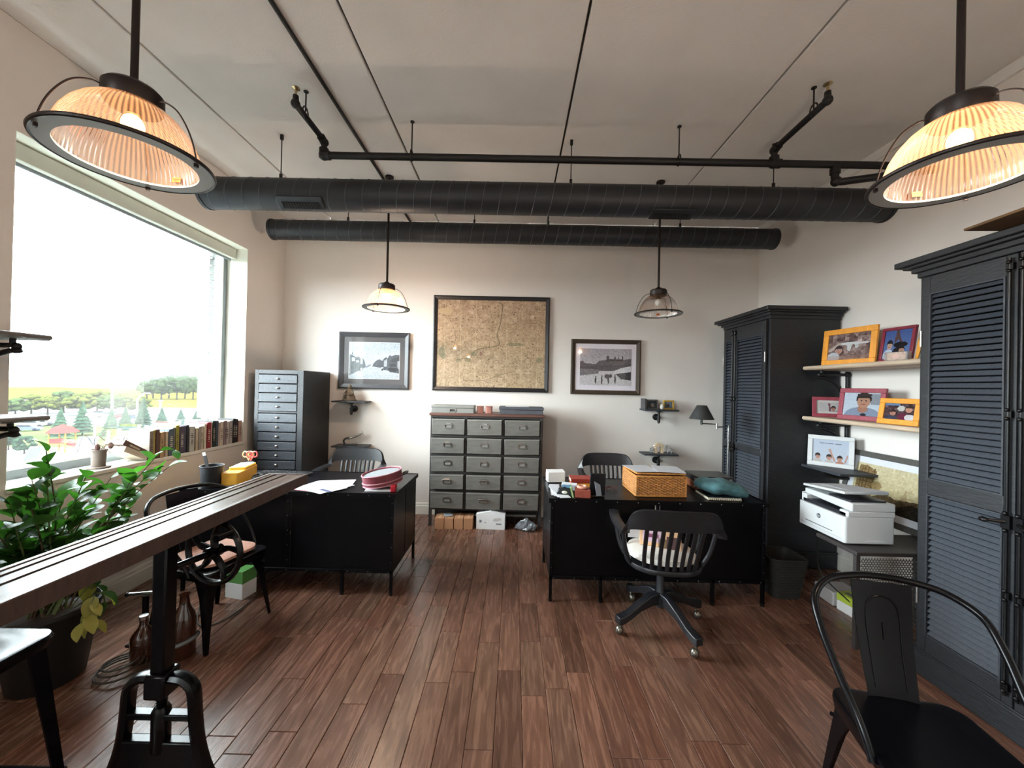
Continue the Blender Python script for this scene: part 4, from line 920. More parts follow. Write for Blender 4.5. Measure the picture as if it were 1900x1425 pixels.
def stand_frame(name, label, loc, rz, w_, h, bd, fm, canvas, lean=8, d=.02, matw=0, matm=None, group=None):
    """standing photo frame; faces local -y, leans back"""
    t = thing(name, label, 'photo frame', loc, rz, group)
    a = R(lean); rot = (-a, 0, 0)
    MB().at((0, 0, 0), rot).frame(w_, h, bd, d).build('frame', fm, t, bevel=.003)
    MB().at((0, 0, 0), rot).bx(-w_ / 2 + bd * .7, w_ / 2 - bd * .7, d * .6, d * .95, bd * .7, h - bd * .7).build('backing', mat('frame_backing', (40, 34, 30), .8), t)
    if matw: MB().at((0, 0, 0), rot).bx(-w_ / 2 + bd, w_ / 2 - bd, d * .45, d * .6, bd, h - bd).build('mat_board', matm, t)
    o = canvas.obj('print', w_ - 2 * (bd + matw), h - 2 * (bd + matw), t, y=d * .4, z0=bd + matw, coat=0.0, ink=.8); o.rotation_euler = rot
    th = a + .25
    MB().at((0, d + .62 * h * math.sin(a) + .004, h * .6), (R(14) , 0, 0)).bx(-.02, .02, 0, .004, -h * .58, 0).build('easel_leg', mat('frame_backing', (40, 34, 30), .8), t)
    return t
SKIN = (206, 164, 138)
def head(c, u, v, r, skin=SKIN, hair=(40, 32, 30), asp=1.0):
    c.ell(u, v - r * .35, r * .95 * asp, r * 1.05, hair); c.ell(u, v + r * .1, r * .8 * asp, r, skin); c.rect(u - r * .75 * asp, v - r * .95, u + r * .75 * asp, v - r * .45, hair)
    for s_ in (-.3, .3): c.ell(u + s_ * r * asp, v - r * .08, r * .1 * asp, r * .08, (50, 36, 32))
    c.ell(u, v + r * .5, r * .28 * asp, r * .1, (170, 90, 84)); c.ell(u, v + r * .2, r * .08 * asp, r * .14, (186, 140, 116)); return c
# tiny frames and egg on the upper right small shelf
c = Canvas(24, 18, (70, 76, 84)).noise(14, 3).ell(.5, .6, .2, .3, (170, 160, 150))
stand_frame('small_frame', 'tiny grey photo frame on the small wall shelf', (1.655, YB - .11, 1.345), R(6), .14, .115, .016, mat('pewter_frame', (120, 118, 116), .4, metal=.5), c)
c = Canvas(24, 18, (120, 130, 140)).noise(14, 3).ell(.4, .6, .2, .3, (90, 80, 70))
stand_frame('small_frame', 'tiny gold photo frame on the small wall shelf', (1.845, YB - .11, 1.345), R(-4), .125, .11, .018, mat('gilt_frame', (206, 164, 74), .35, metal=.5), c)
tag(MB().lathe([(.002, 0), (.018, .006), (.026, .022), (.024, .042), (.014, .06), (.002, .066)], 16, c=(1.755, YB - .13, 1.345)).build('egg_ornament', mat('marble_egg', (190, 186, 176), .25, var=.15)), 'pale stone egg between two tiny frames', 'ornament')
tag(MB().bx(1.535, 1.56, YB - .17, YB - .03, 1.345, 1.47).build('thin_book', mat('dark_book', (66, 64, 66), .6), bevel=.002), 'dark thin book upright at the small shelf end', 'book')
t = thing('arch_ornament', 'beige stone arch ornament on the lower small shelf', 'ornament', (1.735, YB - .1, .825)); SND = mat('sandstone', (196, 174, 146), .8, var=.2, vscale=20)
MB().bx(-.05, -.02, -.025, .025, 0, .085).build('pillar', SND, t); MB().bx(.02, .05, -.025, .025, 0, .085).build('pillar', SND, t); MB().prism([(-.055, .08), (.055, .08), (.045, .105), (0, .125), (-.045, .105)], -.028, .028, 'y').build('lintel', SND, t)
for i, (x, lb) in enumerate(((1.655, 'left'), (1.86, 'right'))):
    t = thing('crystal_animal', 'clear crystal animal %s of the stone arch' % lb, 'ornament', (x, YB - .11, .825), R(20 * (1 - 2 * i)))
    MB().sphere((0, 0, .045), .026, 10, 6, (1.3, .8, .8)).build('body', CLEAR, t, smooth=False); MB().sphere((.035 * (1 - 2 * i), 0, .085), .016, 8, 6).cyl((.02 * (1 - 2 * i), 0, .05), (.034 * (1 - 2 * i), 0, .08), .008, seg=6).build('head', CLEAR, t, smooth=False)
    for a in (-.02, .02):
        for b in (-.01, .01): MB().cyl((a, b, 0), (a, b, .035), .005, seg=6).build('leg', CLEAR, t)

# swing-arm floor lamp beside the far wardrobe
t = thing('floor_lamp', 'swing-arm floor lamp with grey cone shade', 'floor lamp', (2.07, 3.72, 0)); LMP = mat('lamp_grey_metal', (66, 68, 68), .45, metal=.5, var=.2)
MB().lathe([(.11, 0), (.11, .012), (.04, .025), (.012, .03)], 28).build('base', LMP, t); MB().cyl((0, 0, .02), (0, 0, 1.25), .007, seg=10).build('pole', CHROME, t)
MB().cyl((0, 0, 1.235), (-.14, -.05, 1.235), .006, seg=8).cyl((-.14, -.05, 1.215), (-.14, -.05, 1.27), .009, seg=10).cyl((-.14, -.05, 1.262), (-.26, .0, 1.262), .006, seg=8).build('swing_arm', CHROME, t)
MB().cyl((-.26, 0, 1.25), (-.26, 0, 1.30), .011, seg=10).build('socket', LMP, t)
MB().lathe([(.112, 1.305), (.045, 1.435), (.043, 1.437), (.0, 1.437), (.0, 1.434), (.043, 1.434), (.11, 1.305)], 32, c=(-.26, 0, 0), cap=False).build('shade', LMP, t)

# wooden shelves on the side wall
ASH = mat('pale_shelf_wood', (188, 168, 146), .55, var=.14, vscale=5, stretch=(8, 1, 6), bump=.1, bscale=20)
def bracket(t, x, y, z, s, mname='bracket', out=.27):
    """curved pipe bracket; wall at local x, arm reaching towards s"""
    b = MB().cyl((x + s * .02, y, z - .01), (x + s * .02, y, z - .34), .017, seg=12).sphere((x + s * .02, y, z - .035), .025).sphere((x + s * .02, y, z - .33), .024).build(mname, PIPEM, t)
    MB().cyl((x + s * .02, y, z - .035), (x + s * out, y, z - .035), .013, seg=10).sphere((x + s * out, y, z - .04), .02).cyl((x + s * (out - .02), y, z), (x + s * (out - .02), y, z - .04), .012, seg=8).build('arm', PIPEM, b)
    MB().tube(bez([(x + s * out, y, z - .06), (x + s * (out - .05), y, z - .068), (x + s * .13, y, z - .11), (x + s * .07, y, z - .19), (x + s * .03, y, z - .3)], 20), .014, 10).sphere((x + s * out, y, z - .062), .02, 10, 6, (1.5, 1, .8)).build('curved_brace', PIPEM, b)
def side_shelf(name, label, z, m_, x0, y0, y1, th, ys):
    t = thing(name, label, 'shelf', (XR, 0, z))
    MB().prism([(x0 - XR + .012, -th), (0, -th), (0, 0), (x0 - XR + .008, 0), (x0 - XR, -th * .3), (x0 - XR, -th * .7)], y0, y1, 'y').build('shelf_board', m_, t, bevel=.003)
    for y in ys: bracket(t, 0, y, -th, -1)
side_shelf('wall_shelf', 'pale wooden shelf on the side wall, upper of two', 1.815, ASH, 2.58, 2.25, 3.462, .035, (3.40, 2.45))
side_shelf('wall_shelf', 'pale wooden shelf on the side wall, lower of two', 1.372, ASH, 2.58, 2.25, 3.462, .035, (3.40, 2.45))
t = thing('black_wall_shelf', 'short black shelf under the white photo frame', 'shelf', (XR, 0, .945))
MB().bx(-.37, 0, 3.05, 3.462, -.02, 0).build('shelf_board', BLACKW2, t, bevel=.003); MB().tube(bez([(-.3, 3.3, -.02), (-.28, 3.3, -.06), (-.15, 3.3, -.085), (-.02, 3.3, -.09)], 14), .014, 8).build('pipe_bracket', PIPEM, t)
MB().lathe([(.035, 0), (.035, .012)], 18, rot=(0, R(-90), 0), c=(0, 3.3, -.09)).build('wall_flange', PIPEM, t)

ORG = mat('orange_frame_wood', (224, 150, 50), .4, var=.12, vscale=6, stretch=(8, 2, 2)); RED = mat('burgundy_frame_wood', (120, 34, 50), .4, var=.15, stretch=(8, 2, 2)); RED2 = mat('rose_red_frame_wood', (142, 56, 70), .45, var=.15, stretch=(8, 2, 2))
WHF = mat('white_frame', (196, 197, 198), .5); DKF = mat('charcoal_frame_wood', (74, 72, 68), .55, var=.15, stretch=(8, 2, 2))
c = Canvas(60, 44, (140, 116, 112)).noise(22, 6).noise(12, 3); c.poly([(.25, .33), (.9, .36), (1, .4), (.9, .44), (.25, .43)], (226, 228, 230)); c.poly([(.45, .42), (.58, .44), (.55, .68), (.48, .66)], (220, 222, 224)); c.poly([(.64, .44), (.74, .44), (.72, .6), (.66, .58)], (206, 208, 210)); c.line(.06, .62, .28, .38, .05, (206, 190, 180)); head(c, .27, .62, .13, (204, 160, 146), (66, 52, 58), .8); c.ell(.14, .9, .16, .2, (205, 210, 220)); c.rect(0, .84, 1, 1, (190, 150, 130), .4); c.noise(8)
stand_frame('photo_frame', 'large orange-framed photo on the upper pale shelf', (2.70, 3.155, 1.816), R(-79), .42, .305, .045, ORG, c, 6)
c = Canvas(44, 56).grad((74, 96, 158), (110, 136, 184)); c.poly([(.42, 0), (.5, 0), (.56, .2), (.66, .4), (.74, .5), (.6, .5), (.52, .3), (.46, .4), (.38, .48), (.4, .2)], (96, 70, 66)); c.ell(.62, .52, .26, .1, (30, 26, 30)); head(c, .22, .52, .14, (200, 168, 150), (40, 34, 38), .85); c.ell(.2, .88, .2, .22, (200, 212, 232)); c.ell(.55, .85, .22, .25, (38, 32, 34)); head(c, .68, .72, .13, (196, 152, 130), (40, 32, 34), .85); c.noise(6)
stand_frame('photo_frame', 'burgundy-framed photo of two people on the upper shelf', (2.68, 2.74, 1.816), R(-86), .225, .25, .022, RED, c, 9)
c = Canvas(30, 14, (176, 140, 116)).noise(10, 3).rect(.0, .0, .1, 1, (120, 90, 80)).ell(.5, .5, .18, .35, (200, 150, 130))
t = thing('acrylic_photo_block', 'small clear photo block before the burgundy frame', 'ornament', (2.61, 2.655, 1.816), R(-84)); MB().bx(-.075, .075, 0, .03, 0, .058).build('block', CLEAR, t, bevel=.002); c.obj('print', .13, .05, t, y=-.001, z0=.004)
t = thing('wooden_spatula', 'small orange wooden spatula standing at the shelf end', 'ornament', (2.67, 2.575, 1.816), R(-90)); MB().at((0, 0, 0), (0, R(12), 0)).prism([(-.008, 0), (.008, 0), (.012, .05), (.02, .1), (.016, .15), (0, .16), (-.014, .14), (-.014, .1), (-.01, .05)], -.004, .004, 'y').build('blade', ORG, t, bevel=.002)
MB().bx(-.02, .02, -.018, .018, 0, .008).build('foot', ORG, t)
c = Canvas(36, 24, (228, 222, 218)); c.rect(.1, .15, .9, .85, (208, 204, 206)); head(c, .68, .62, .16, (190, 140, 120), (50, 36, 40), .6); c.poly([(.48, .2), (.54, .2), (.6, .85), (.5, .85)], (130, 84, 96)); c.rect(.5, .78, .88, .85, (110, 90, 110)); c.noise(5)
stand_frame('photo_frame', 'small wide rose-red frame with white mat, lower shelf', (2.755, 3.378, 1.373), R(-26), .235, .175, .03, RED2, c, 5)
c = Canvas(48, 44, (204, 216, 232)); c.rect(.75, .05, 1, .5, (150, 156, 166)); c.ell(.55, 1.0, .5, .38, (140, 154, 178)); c.ell(.55, .7, .14, .16, (176, 126, 104)); head(c, .56, .36, .27, (190, 142, 118), (50, 38, 36), .82); c.ell(.58, .95, .08, .06, (40, 44, 56)); c.rect(.38, .04, .78, .12, (60, 46, 42)); c.noise(5)
stand_frame('photo_frame', 'rose-red frame with portrait in grey shirt, lower shelf', (2.72, 3.055, 1.373), R(-78), .335, .255, .036, RED2, c, 8)
c = Canvas(36, 30, (84, 62, 66)).noise(18, 4); c.rect(0, 0, .5, .12, (110, 140, 180)); head(c, .3, .6, .14, (196, 140, 120), (50, 36, 36), .85); head(c, .8, .35, .17, (206, 150, 130), (60, 44, 40), .8); c.ell(.55, .3, .12, .18, (214, 212, 208)); c.ell(.65, .8, .2, .2, (110, 40, 66)); c.ell(.85, .85, .16, .2, (228, 226, 230)); c.ell(.25, .95, .2, .2, (60, 66, 90)); c.noise(6)
stand_frame('photo_frame', 'small orange-framed photo at the end of the lower shelf', (2.665, 2.70, 1.373), R(-84), .265, .185, .036, ORG, c, 10)
c = Canvas(66, 50).grad((206, 218, 238), (214, 224, 240))
for a, b in ((.2, .33), (.345, .39), (.41, .58), (.60, .615), (.63, .8)): c.rect(a, .15, b, .175, (120, 126, 140), .8)
for u, v in ((.15, .76), (.47, .78), (.76, .8)): head(c, u, v, .11, (214, 166, 148), (54, 46, 46), .75); c.ell(u, v + .2, .12, .1, (200, 140, 120) if u > .5 else (210, 204, 200))
c.line(.62, .9, .5, .5, .026, (210, 160, 142)); c.ell(.49, .47, .035, .05, (214, 164, 146)); c.line(.44, .4, .48, .46, .008, (214, 164, 146)); c.line(.5, .36, .49, .44, .008, (214, 164, 146)); c.line(.55, .4, .5, .46, .008, (214, 164, 146)); c.line(.9, .95, .97, .62, .02, (210, 160, 142)); c.noise(3)
stand_frame('photo_frame', 'white-framed picture of three waving children on the black shelf', (2.735, 3.34, .946), R(-46), .315, .265, .035, WHF, c, 6)
c = Canvas(80, 56).grad((226, 214, 176), (206, 188, 140)); c.poly([(.03, .98), (.05, .06), (.16, .04), (.3, .14), (.28, .35), (.3, .95)], (150, 124, 84)); 
for k in range(7): c.line(.06, .14 + k * .1, .28, .17 + k * .09, .006, (96, 76, 50)); 
for k in range(5): c.line(.09 + k * .045, .1, .09 + k * .045, .85, .005, (110, 86, 56))
c.ell(.33, .48, .07, .1, (170, 146, 100)); c.poly([(.66, .68), (.7, .36), (.74, .68)], (190, 170, 128)); c.poly([(.3, .75), (.45, .6), (.6, .68), (.85, .62), (1, .55), (1, 1), (.3, 1)], (92, 76, 52)); c.poly([(.55, .9), (.8, .7), (1, .75), (1, 1), (.5, 1)], (44, 38, 30)); c.noise(8, 2)
stand_frame('large_framed_photograph', 'large charcoal-framed sepia city photo leaning behind the printer', (2.80, 2.945, .602), R(-90), .80, .52, .045, DKF, c, 12, matw=.05, matm=mat('white_mat', (200, 202, 208), .7))

# printer on a small stand
t = thing('printer_stand', 'low dark printer stand with perforated side panel', 'stand', (2.14, 2.72, 0), R(-90)); STD = mat('dark_stand_steel', (52, 47, 47), .6, var=.2)
MB().bx(0, .32, 0, .70, .575, .60).build('stand_top', STD, t, bevel=.004)
for a in (.012, .308):
    for b_ in ((.012, .688) if a > .1 else (.688,)): MB().bx(a - .012, a + .012, b_ - .012, b_ + .012, 0, .575).build('leg', STD, t)
pm = MB()
for r_ in range(30):
    for c_ in range(36):
        x = .04 + c_ * .0178 + (.0089 if r_ % 2 else 0); z = .15 + r_ * .0138
        pm.box((.311, x, z), (.003, .0165, .004)); pm.box((.311, x, z + .0069), (.003, .0045, .0098))
o = pm.build('perforated_panel', mat('light_perforated_steel', (84, 81, 77), .6), t, smooth=False); o['kind'] = 'stuff'
PRW = mat('white_printer_plastic', (198, 201, 203), .4, var=.01); PRD = mat('printer_dark_plastic', (36, 38, 44), .35)
t = thing('printer', 'white laser printer with raised scanner lid', 'printer', (2.16, 2.915, .601), R(-90)); W, D = .405, .325
MB().prism(rrect(W, D, .018, 4, W / 2, D / 2), .008, .178).build('body', PRW, t, bevel=.004)
MB().bx(.02, W - .02, .02, D - .02, .178, .20).build('inner_deck', PRD, t)
MB().bx(0, .05, .02, D, .178, .232).bx(W - .07, W, .0 + .02, D, .178, .215).bx(.05, W - .07, D - .1, D, .178, .232).build('body_shoulders', PRW, t, bevel=.006)
MB().prism([(.0, .232), (.0, .268), (W, .268), (W, .215), (W - .07, .215)], .045, D, 'y').build('scanner', PRW, t, bevel=.006)
MB().bx(.2, W - .03, .06, D - .03, .268, .28).build('scanner_glass', PRD, t, bevel=.003)
MB().at((.01, 0, .272), (0, R(-5), 0)).bx(-.01, W - .05, .03, D, .012, .03).build('scanner_lid', PRW, t, bevel=.006)
MB().at((-.05, .06, .215), (0, R(-22), 0)).bx(0, .06, 0, .12, 0, .008).build('control_panel', PRW, t, bevel=.003)
MB().bx(.07, W - .1, -.003, .004, .052, .056).build('tray_slot', mat('printer_slot', (90, 92, 96), .6), t); MB().bx(.02, W - .02, -.0015, .004, .03, .032).build('tray_seam', mat('printer_seam', (160, 162, 165), .6), t)
MB().bx(W - .002, W + .003, .14, .26, .022, .03).build('side_grip', mat('printer_grip', (210, 212, 214), .5), t, bevel=.001)
lg = MB().lathe([(.016, 0), (.016, .002)], 24, rot=(R(90), 0, 0), c=(W * .47, .0, .118)).build('logo', mat('logo_dark', (60, 66, 78), .5), t)
cu = bpy.data.curves.new('logo_letters', 'FONT'); cu.body = 'hp'; cu.size = .026; cu.extrude = .0006; cu.shear = .25; cu.align_x = 'CENTER'; cu.align_y = 'CENTER'
cu.materials.append(PRW); lo = bpy.data.objects.new('logo_letters', cu); COL.objects.link(lo); lm_ = bpy.data.meshes.new_from_object(lo); bpy.data.objects.remove(lo); lo = link('logo_letters', lm_, lg); lo.rotation_euler = (R(90), 0, 0); lo.location = (W * .47, -.003, .118)
for k, (dx, dy, rz) in enumerate(((.12, .05, -.1), (.16, .03, .12))):
    p = tag(MB().bx(-.105, .105, -.148, .148, 0, .0012).build('paper_sheet', PAPER, smooth=False), 'white sheet lying on the printer lid, %s one' % ('lower' if k == 0 else 'upper'), 'paper', 'sheets on the printer')
    p.location = (2.16 + .19 + dy * .3, 2.915 - .18 - dx * .4, .601 + .3245 + .0016 * k); p.rotation_euler = (R(-5), 0, rz)
tag(MB().tube(bez([(2.3, 2.9, .58), (2.32, 2.93, .4), (2.35, 2.9, .2), (2.5, 2.6, .02), (2.6, 2.5, .01)], 24), .005, 6).build('power_cable', mat('black_rubber', (18, 18, 18), .6)), 'black cable hanging behind the printer stand', 'cable')

t = thing('wastebasket', 'dark woven wastebasket between desk and printer', 'wastebasket', (2.13, 3.06, 0)); WB = mat('dark_wicker', (26, 24, 22), .8, var=.4, vscale=60, bump=.6, bscale=90)
MB().loft([[(x, y, 0) for x, y in rrect(.2, .2, .04)], [(x, y, .3) for x, y in rrect(.27, .27, .05)], [(x, y, .3) for x, y in rrect(.255, .255, .045)], [(x, y, .012) for x, y in rrect(.185, .185, .035)]]).build('basket_body', WB, t)
for k in range(14):
    z = .012 + k * .0213; s_ = .203 + .07 * z / .3; MB().tube([(x, y, z) for x, y in rrect(s_, s_, .042, 3)], .0045, 5, closed=True).build('woven_band', WB, t)
MB().tube([(x, y, .303) for x, y in rrect(.27, .27, .05, 5)], .008, 6, closed=True).build('rim', WB, t)
tag(MB().bx(2.40, 2.62, 2.88, 3.06, 0, .1).build('white_carton', mat('grey_white_card', (186, 182, 182), .7), bevel=.008), 'grey-white carton on the floor under the printer', 'box')
t = thing('tissue_box', 'white box with lime green band on the floor', 'box', (2.46, 2.80, 0), R(8)); MB().bx(-.05, .05, -.06, .06, 0, .07).build('lower_box', mat('box_white', (222, 222, 220), .7), t, bevel=.003); MB().bx(-.05, .05, -.06, .06, .0705, .125).build('green_band', mat('lime_card', (172, 190, 60), .7), t, bevel=.003); MB().bx(-.02, .02, -.035, .035, .1255, .127).build('opening', mat('box_slot', (90, 90, 80), .8), t)

# ================================================================== THINGS ON AND AROUND THE DESKS
# on the steel cabinet
t = thing('document_box', 'grey metal document box with label holder on the steel cabinet', 'box', (-.69, 4.44, 1.265)); DBX = mat('grey_box_metal', (138, 138, 134), .45, metal=.3, var=.08)
MB().bx(-.24, .24, -.11, .11, 0, .055).build('box_body', DBX, t, bevel=.003); MB().bx(-.243, .243, -.113, .113, .056, .088).build('lid', DBX, t, bevel=.004); MB().frame(.07, .04, .006, .006, .01, -.117).build('label_holder', CHROME, t); MB().bx(-.029, .029, -.112, -.1105, .016, .044).build('label_card', DKST, t)
MB().prism([(.06, 0), (.2, 0), (.18, .045), (.08, .045)], -.004, 0, 'y').build('paper_slip', PAPER, t); bpy.data.objects['paper_slip'].location = (.02, .05, .089)
t = thing('file_box', 'dark slate lidded box at the cabinet top corner', 'box', (.085, 4.44, 1.265)); FBX = mat('slate_box_card', (74, 76, 82), .7, var=.1)
MB().bx(-.245, .245, -.11, .11, 0, .05).build('box_body', FBX, t, bevel=.004); MB().bx(-.252, .252, -.117, .117, .051, .083).build('lid', FBX, t, bevel=.004); MB().bx(-.18, .09, -.08, .08, .0835, .086).build('paper_top', PAPER, t)
COP = mat('copper_pink', (176, 122, 110), .35, metal=.5, var=.1)
for i, (x, lb) in enumerate(((-.385, 'left'), (-.285, 'right'))):
    t = thing('copper_tin', 'small pinkish copper tin on the cabinet, %s of two' % lb, 'tin', (x, 4.42, 1.265)); MB().prism(rrect(.075, .07, .012, 4), 0, .072).build('tin_body', COP, t); MB().prism(rrect(.079, .074, .013, 4), .0722, .082).build('lid', COP, t, bevel=.003)
# under the steel cabinet
KRA = mat('kraft_card', (172, 126, 92), .85, var=.06, vscale=10); TAPE = mat('carton_tape', (190, 150, 112), .5)
for i in range(4):
    t = thing('carton', 'small brown carton under the steel cabinet, %s from left' % ORD[i], 'box', (-.79 + i * .1045, 4.30 + .004 * i, 0), R((1, -1.5, .5, 2)[i]), 'row of small brown cartons')
    MB().bx(-.05, .05, -.085, .1, 0, .118).build('carton_body', KRA, t, bevel=.002); MB().bx(-.048, .0, -.083, .098, .1185, .121).build('flap', KRA, t); MB().bx(.001, .048, -.083, .098, .1185, .121).build('flap', KRA, t); MB().bx(-.013, .013, -.08, .095, .1215, .1223).build('tape', TAPE, t)
p = tag(MB().bx(-.045, .045, -.06, .06, 0, .008).build('grey_pouch', mat('grey_film', (150, 156, 160), .3), bevel=.003), 'flat grey pouch lying on the brown cartons', 'pouch'); p.location = (-.71, 4.31, .1265); p.rotation_euler = (0, 0, .4)
t = thing('white_carton_box', 'white printed carton with open peaked flaps under the cabinet', 'box', (-.225, 4.34, 0), R(-2)); WCB = mat('white_carton_card', (220, 221, 222), .7)
MB().bx(-.158, .158, -.1, .1, 0, .165).build('carton_body', WCB, t, bevel=.002)
MB().add([(-.16, -.1, .166), (.16, -.1, .166), (0, -.1, .2), (-.16, .02, .166), (.16, .02, .166), (0, .02, .2), (-.16, -.1, .163), (.16, -.1, .163)], [(0, 2, 5, 3), (2, 1, 4, 5), (0, 1, 2), (3, 5, 4)]).build('flap', WCB, t, smooth=False)
INK = mat('grey_print_ink', (120, 122, 128), .7)
MB().bx(-.125, -.1, -.1015, -.1, .075, .105).bx(-.07, -.045, -.1015, -.1, .072, .078).build('printed_mark', INK, t); MB().prism([(.02, .1), (.06, .09), (.12, .11), (.11, .13), (.04, .125)], -.1015, -.1, 'y').build('printed_picture', mat('pale_print', (186, 180, 178), .7), t); MB().bx(.06, .12, -.1015, -.1, .055, .07).build('printed_word', INK, t)
q = random.Random(5); rg = []
for s_, z in ((.6, .002), (1.0, .02), (.95, .05), (.62, .08), (.3, .105), (.12, .125)):
    rg.append([((.115 * s_) * math.cos(a) * (1 + q.uniform(-.18, .18)), .085 * s_ * math.sin(a) * (1 + q.uniform(-.18, .18)), z + q.uniform(-.01, .01) * (z > .01)) for a in [2 * math.pi * k / 16 for k in range(16)]])
PLAS = glass_mix('grey_plastic_film', (.7, .74, .78), .35, .65, 2.2, tl=(.42, .45, .5), rough=.15)
p = tag(MB().loft(rg).build('plastic_bag', PLAS, smooth=False), 'crumpled grey plastic bag on the floor by the cabinet', 'bag'); p.location = (.165, 4.25, .003)

T = .7642
# left desk
t = thing('pencil_cup', 'black round pencil cup on the window-side desk', 'cup', (-2.315, 2.955, T)); CUP = mat('matte_black_plastic', (34, 36, 42), .55)
MB().lathe([(.062, 0), (.066, .01), (.074, .148), (.079, .152), (.079, .158), (.072, .158), (.062, .012), (0, .012)], 32).build('cup_body', CUP, t)
t = thing('ruler', 'dark ruler with pale tip standing in the pencil cup', 'ruler', (-2.315, 2.955, T + .014)); MB().at((.0, 0, 0), (R(4), R(-12), 0)).bx(-.012, .012, -.003, .003, .01, .225).build('blade', mat('dark_ruler', (58, 56, 58), .4), t); MB().at((0, 0, 0), (R(4), R(-12), 0)).bx(-.012, .012, -.003, .003, .2255, .25).build('tip', mat('pale_ruler_tip', (200, 204, 206), .4), t)
YEL = mat('translucent_yellow_plastic', (236, 176, 66), .35, var=.04)
t = thing('yellow_box', 'yellow plastic box with pale lid beside the pencil cup', 'box', (-2.215, 3.12, T), R(12))
MB().prism(rrect(.13, .33, .02, 4), 0, .10).build('tub', YEL, t, bevel=.004); MB().prism(rrect(.125, .2, .018, 4, 0, .05), .1005, .118).build('lid', YEL, t, bevel=.003); MB().bx(-.05, .05, -.02, .14, .1185, .122).build('label_sheet', mat('pale_blue_label', (206, 222, 228), .6), t)
t = thing('scissors_holder', 'clear tumbler holding the scissors behind the yellow box', 'holder', (-2.315, 3.38, T)); MB().lathe([(.033, 0), (.036, .1), (.034, .1), (.031, .006), (0, .006)], 20).build('tumbler', CLEAR, t)
for i, (dx, dz, c_, nm) in enumerate(((-.018, -.04, (222, 200, 150), 'cream'), (.022, -.03, (206, 92, 92), 'red'))):
    t = thing('scissors', '%s-handled scissors standing in the clear tumbler' % nm, 'scissors', (-2.315 + dx * .4, 3.38, T + .012), R(8)); hm = mat('scissor_handle_%s' % nm, c_, .4)
    for sg in (-1, 1): MB().tube([(dx * .4 + sg * .024 + .019 * math.cos(a), 0, .155 + .024 * math.sin(a)) for a in [2 * math.pi * k / 16 for k in range(16)]], .0065, 6, closed=True).cyl((dx * .4 + sg * .012, 0, .136), (0, 0, .1), .006, seg=6).build('handle', hm, t)
    MB().bx(-.006, .006, -.001, .001, 0, .11).build('blades', CHROME, t)
t = thing('keyboard', 'black and silver computer keyboard at the desk edge', 'keyboard', (-2.0, 3.36, T), R(-3)); MB().bx(-.22, .22, -.075, .075, 0, .016).build('case', mat('grey_keyboard', (70, 74, 80), .4), t, bevel=.004)
kme = MB().loft([[(x, y, 0) for x, y in rrect(.022, .021, .002, 1)], [(x, y, .007) for x, y in rrect(.018, .017, .002, 1)]]).mesh('key', smooth=False); kme.materials.append(mat('black_key', (24, 25, 28), .4))
for r_ in range(5):
    for c_ in range(17): k = link('key', kme, t); k.location = (-.2 + c_ * .025, -.055 + r_ * .0265, .016)
t = thing('tangled_cable', 'tangle of black cable and adaptor on the window-side desk', 'cable', (-2.0, 3.10, T)); q = random.Random(9)
MB().tube(bez([(q.uniform(-.1, .1), q.uniform(-.07, .07), .007 + .05 * abs(math.sin(k * 1.3))) for k in range(16)], 120), .006, 6).build('cord', mat('black_rubber', (18, 18, 18), .6), t); MB().bx(-.05, .04, -.02, .03, 0, .03).build('adaptor', mat('black_rubber', (18, 18, 18), .6), t, bevel=.004)
tag(MB().lathe([(.045, 0), (.05, .006), (.048, .012), (0, .014)], 24, c=(-1.83, 3.14, T)).build('round_coaster', mat('cream_plastic', (222, 218, 200), .5)), 'round cream coaster near the keyboard', 'coaster')
tag(MB().bx(-2.30, -1.88, 2.905, 3.04, T, T + .014).build('flat_tablet', mat('dark_tablet', (40, 44, 52), .2), bevel=.004) if False else MB().bx(-2.16, -1.86, 2.91, 3.04, T, T + .01).build('flat_folder', mat('dark_folder', (52, 56, 66), .4), bevel=.002), 'dark flat folder on the desk under the bar table', 'folder')
for k, (x, y, rz, w_, h, lb) in enumerate(((-1.54, 3.01, -.25, .2, .28, 'leftmost printed sheet on the window-side desk'), (-1.42, 2.98, -.5, .22, .3, 'middle printed sheet among papers on the window-side desk'), (-1.43, 3.10, -1.35, .2, .29, 'rear printed sheet among papers on the window-side desk'), (-1.36, 2.93, -.55, .12, .16, 'small white envelope at the papers edge'))):
    t = thing('paper_sheet', lb, 'paper', (x, y, T + .0008 + .0016 * k), rz, 'papers on the window-side desk'); MB().bx(-w_ / 2, w_ / 2, -h / 2, h / 2, 0, .001).build('sheet', PAPER, t, smooth=False)
    ln = MB(); 
    for j in range(6): ln.bx(-w_ * .38, w_ * (.38 - .1 * (j % 3)), h * (.32 - j * .12) - .003, h * (.32 - j * .12) + .003, .001, .0013)
    ln.build('printed_lines', mat('pale_blue_ink', (160, 178, 206), .8), t)
    if k == 0: MB().bx(-w_ * .2, w_ * .15, -.03, .05, .0011, .0014).build('printed_patch', mat('yellow_print', (226, 206, 120), .8), t); MB().bx(-w_ / 2, w_ / 2, -h / 2, -h / 2 + .012, .0011, .0014).build('printed_bar', mat('maroon_print', (150, 60, 70), .8), t)
    if k == 3: MB().bx(-w_ / 2, w_ / 2, -h / 2, -h / 2 + .03, .0011, .0014).build('printed_bar', mat('navy_print', (40, 50, 90), .8), t)
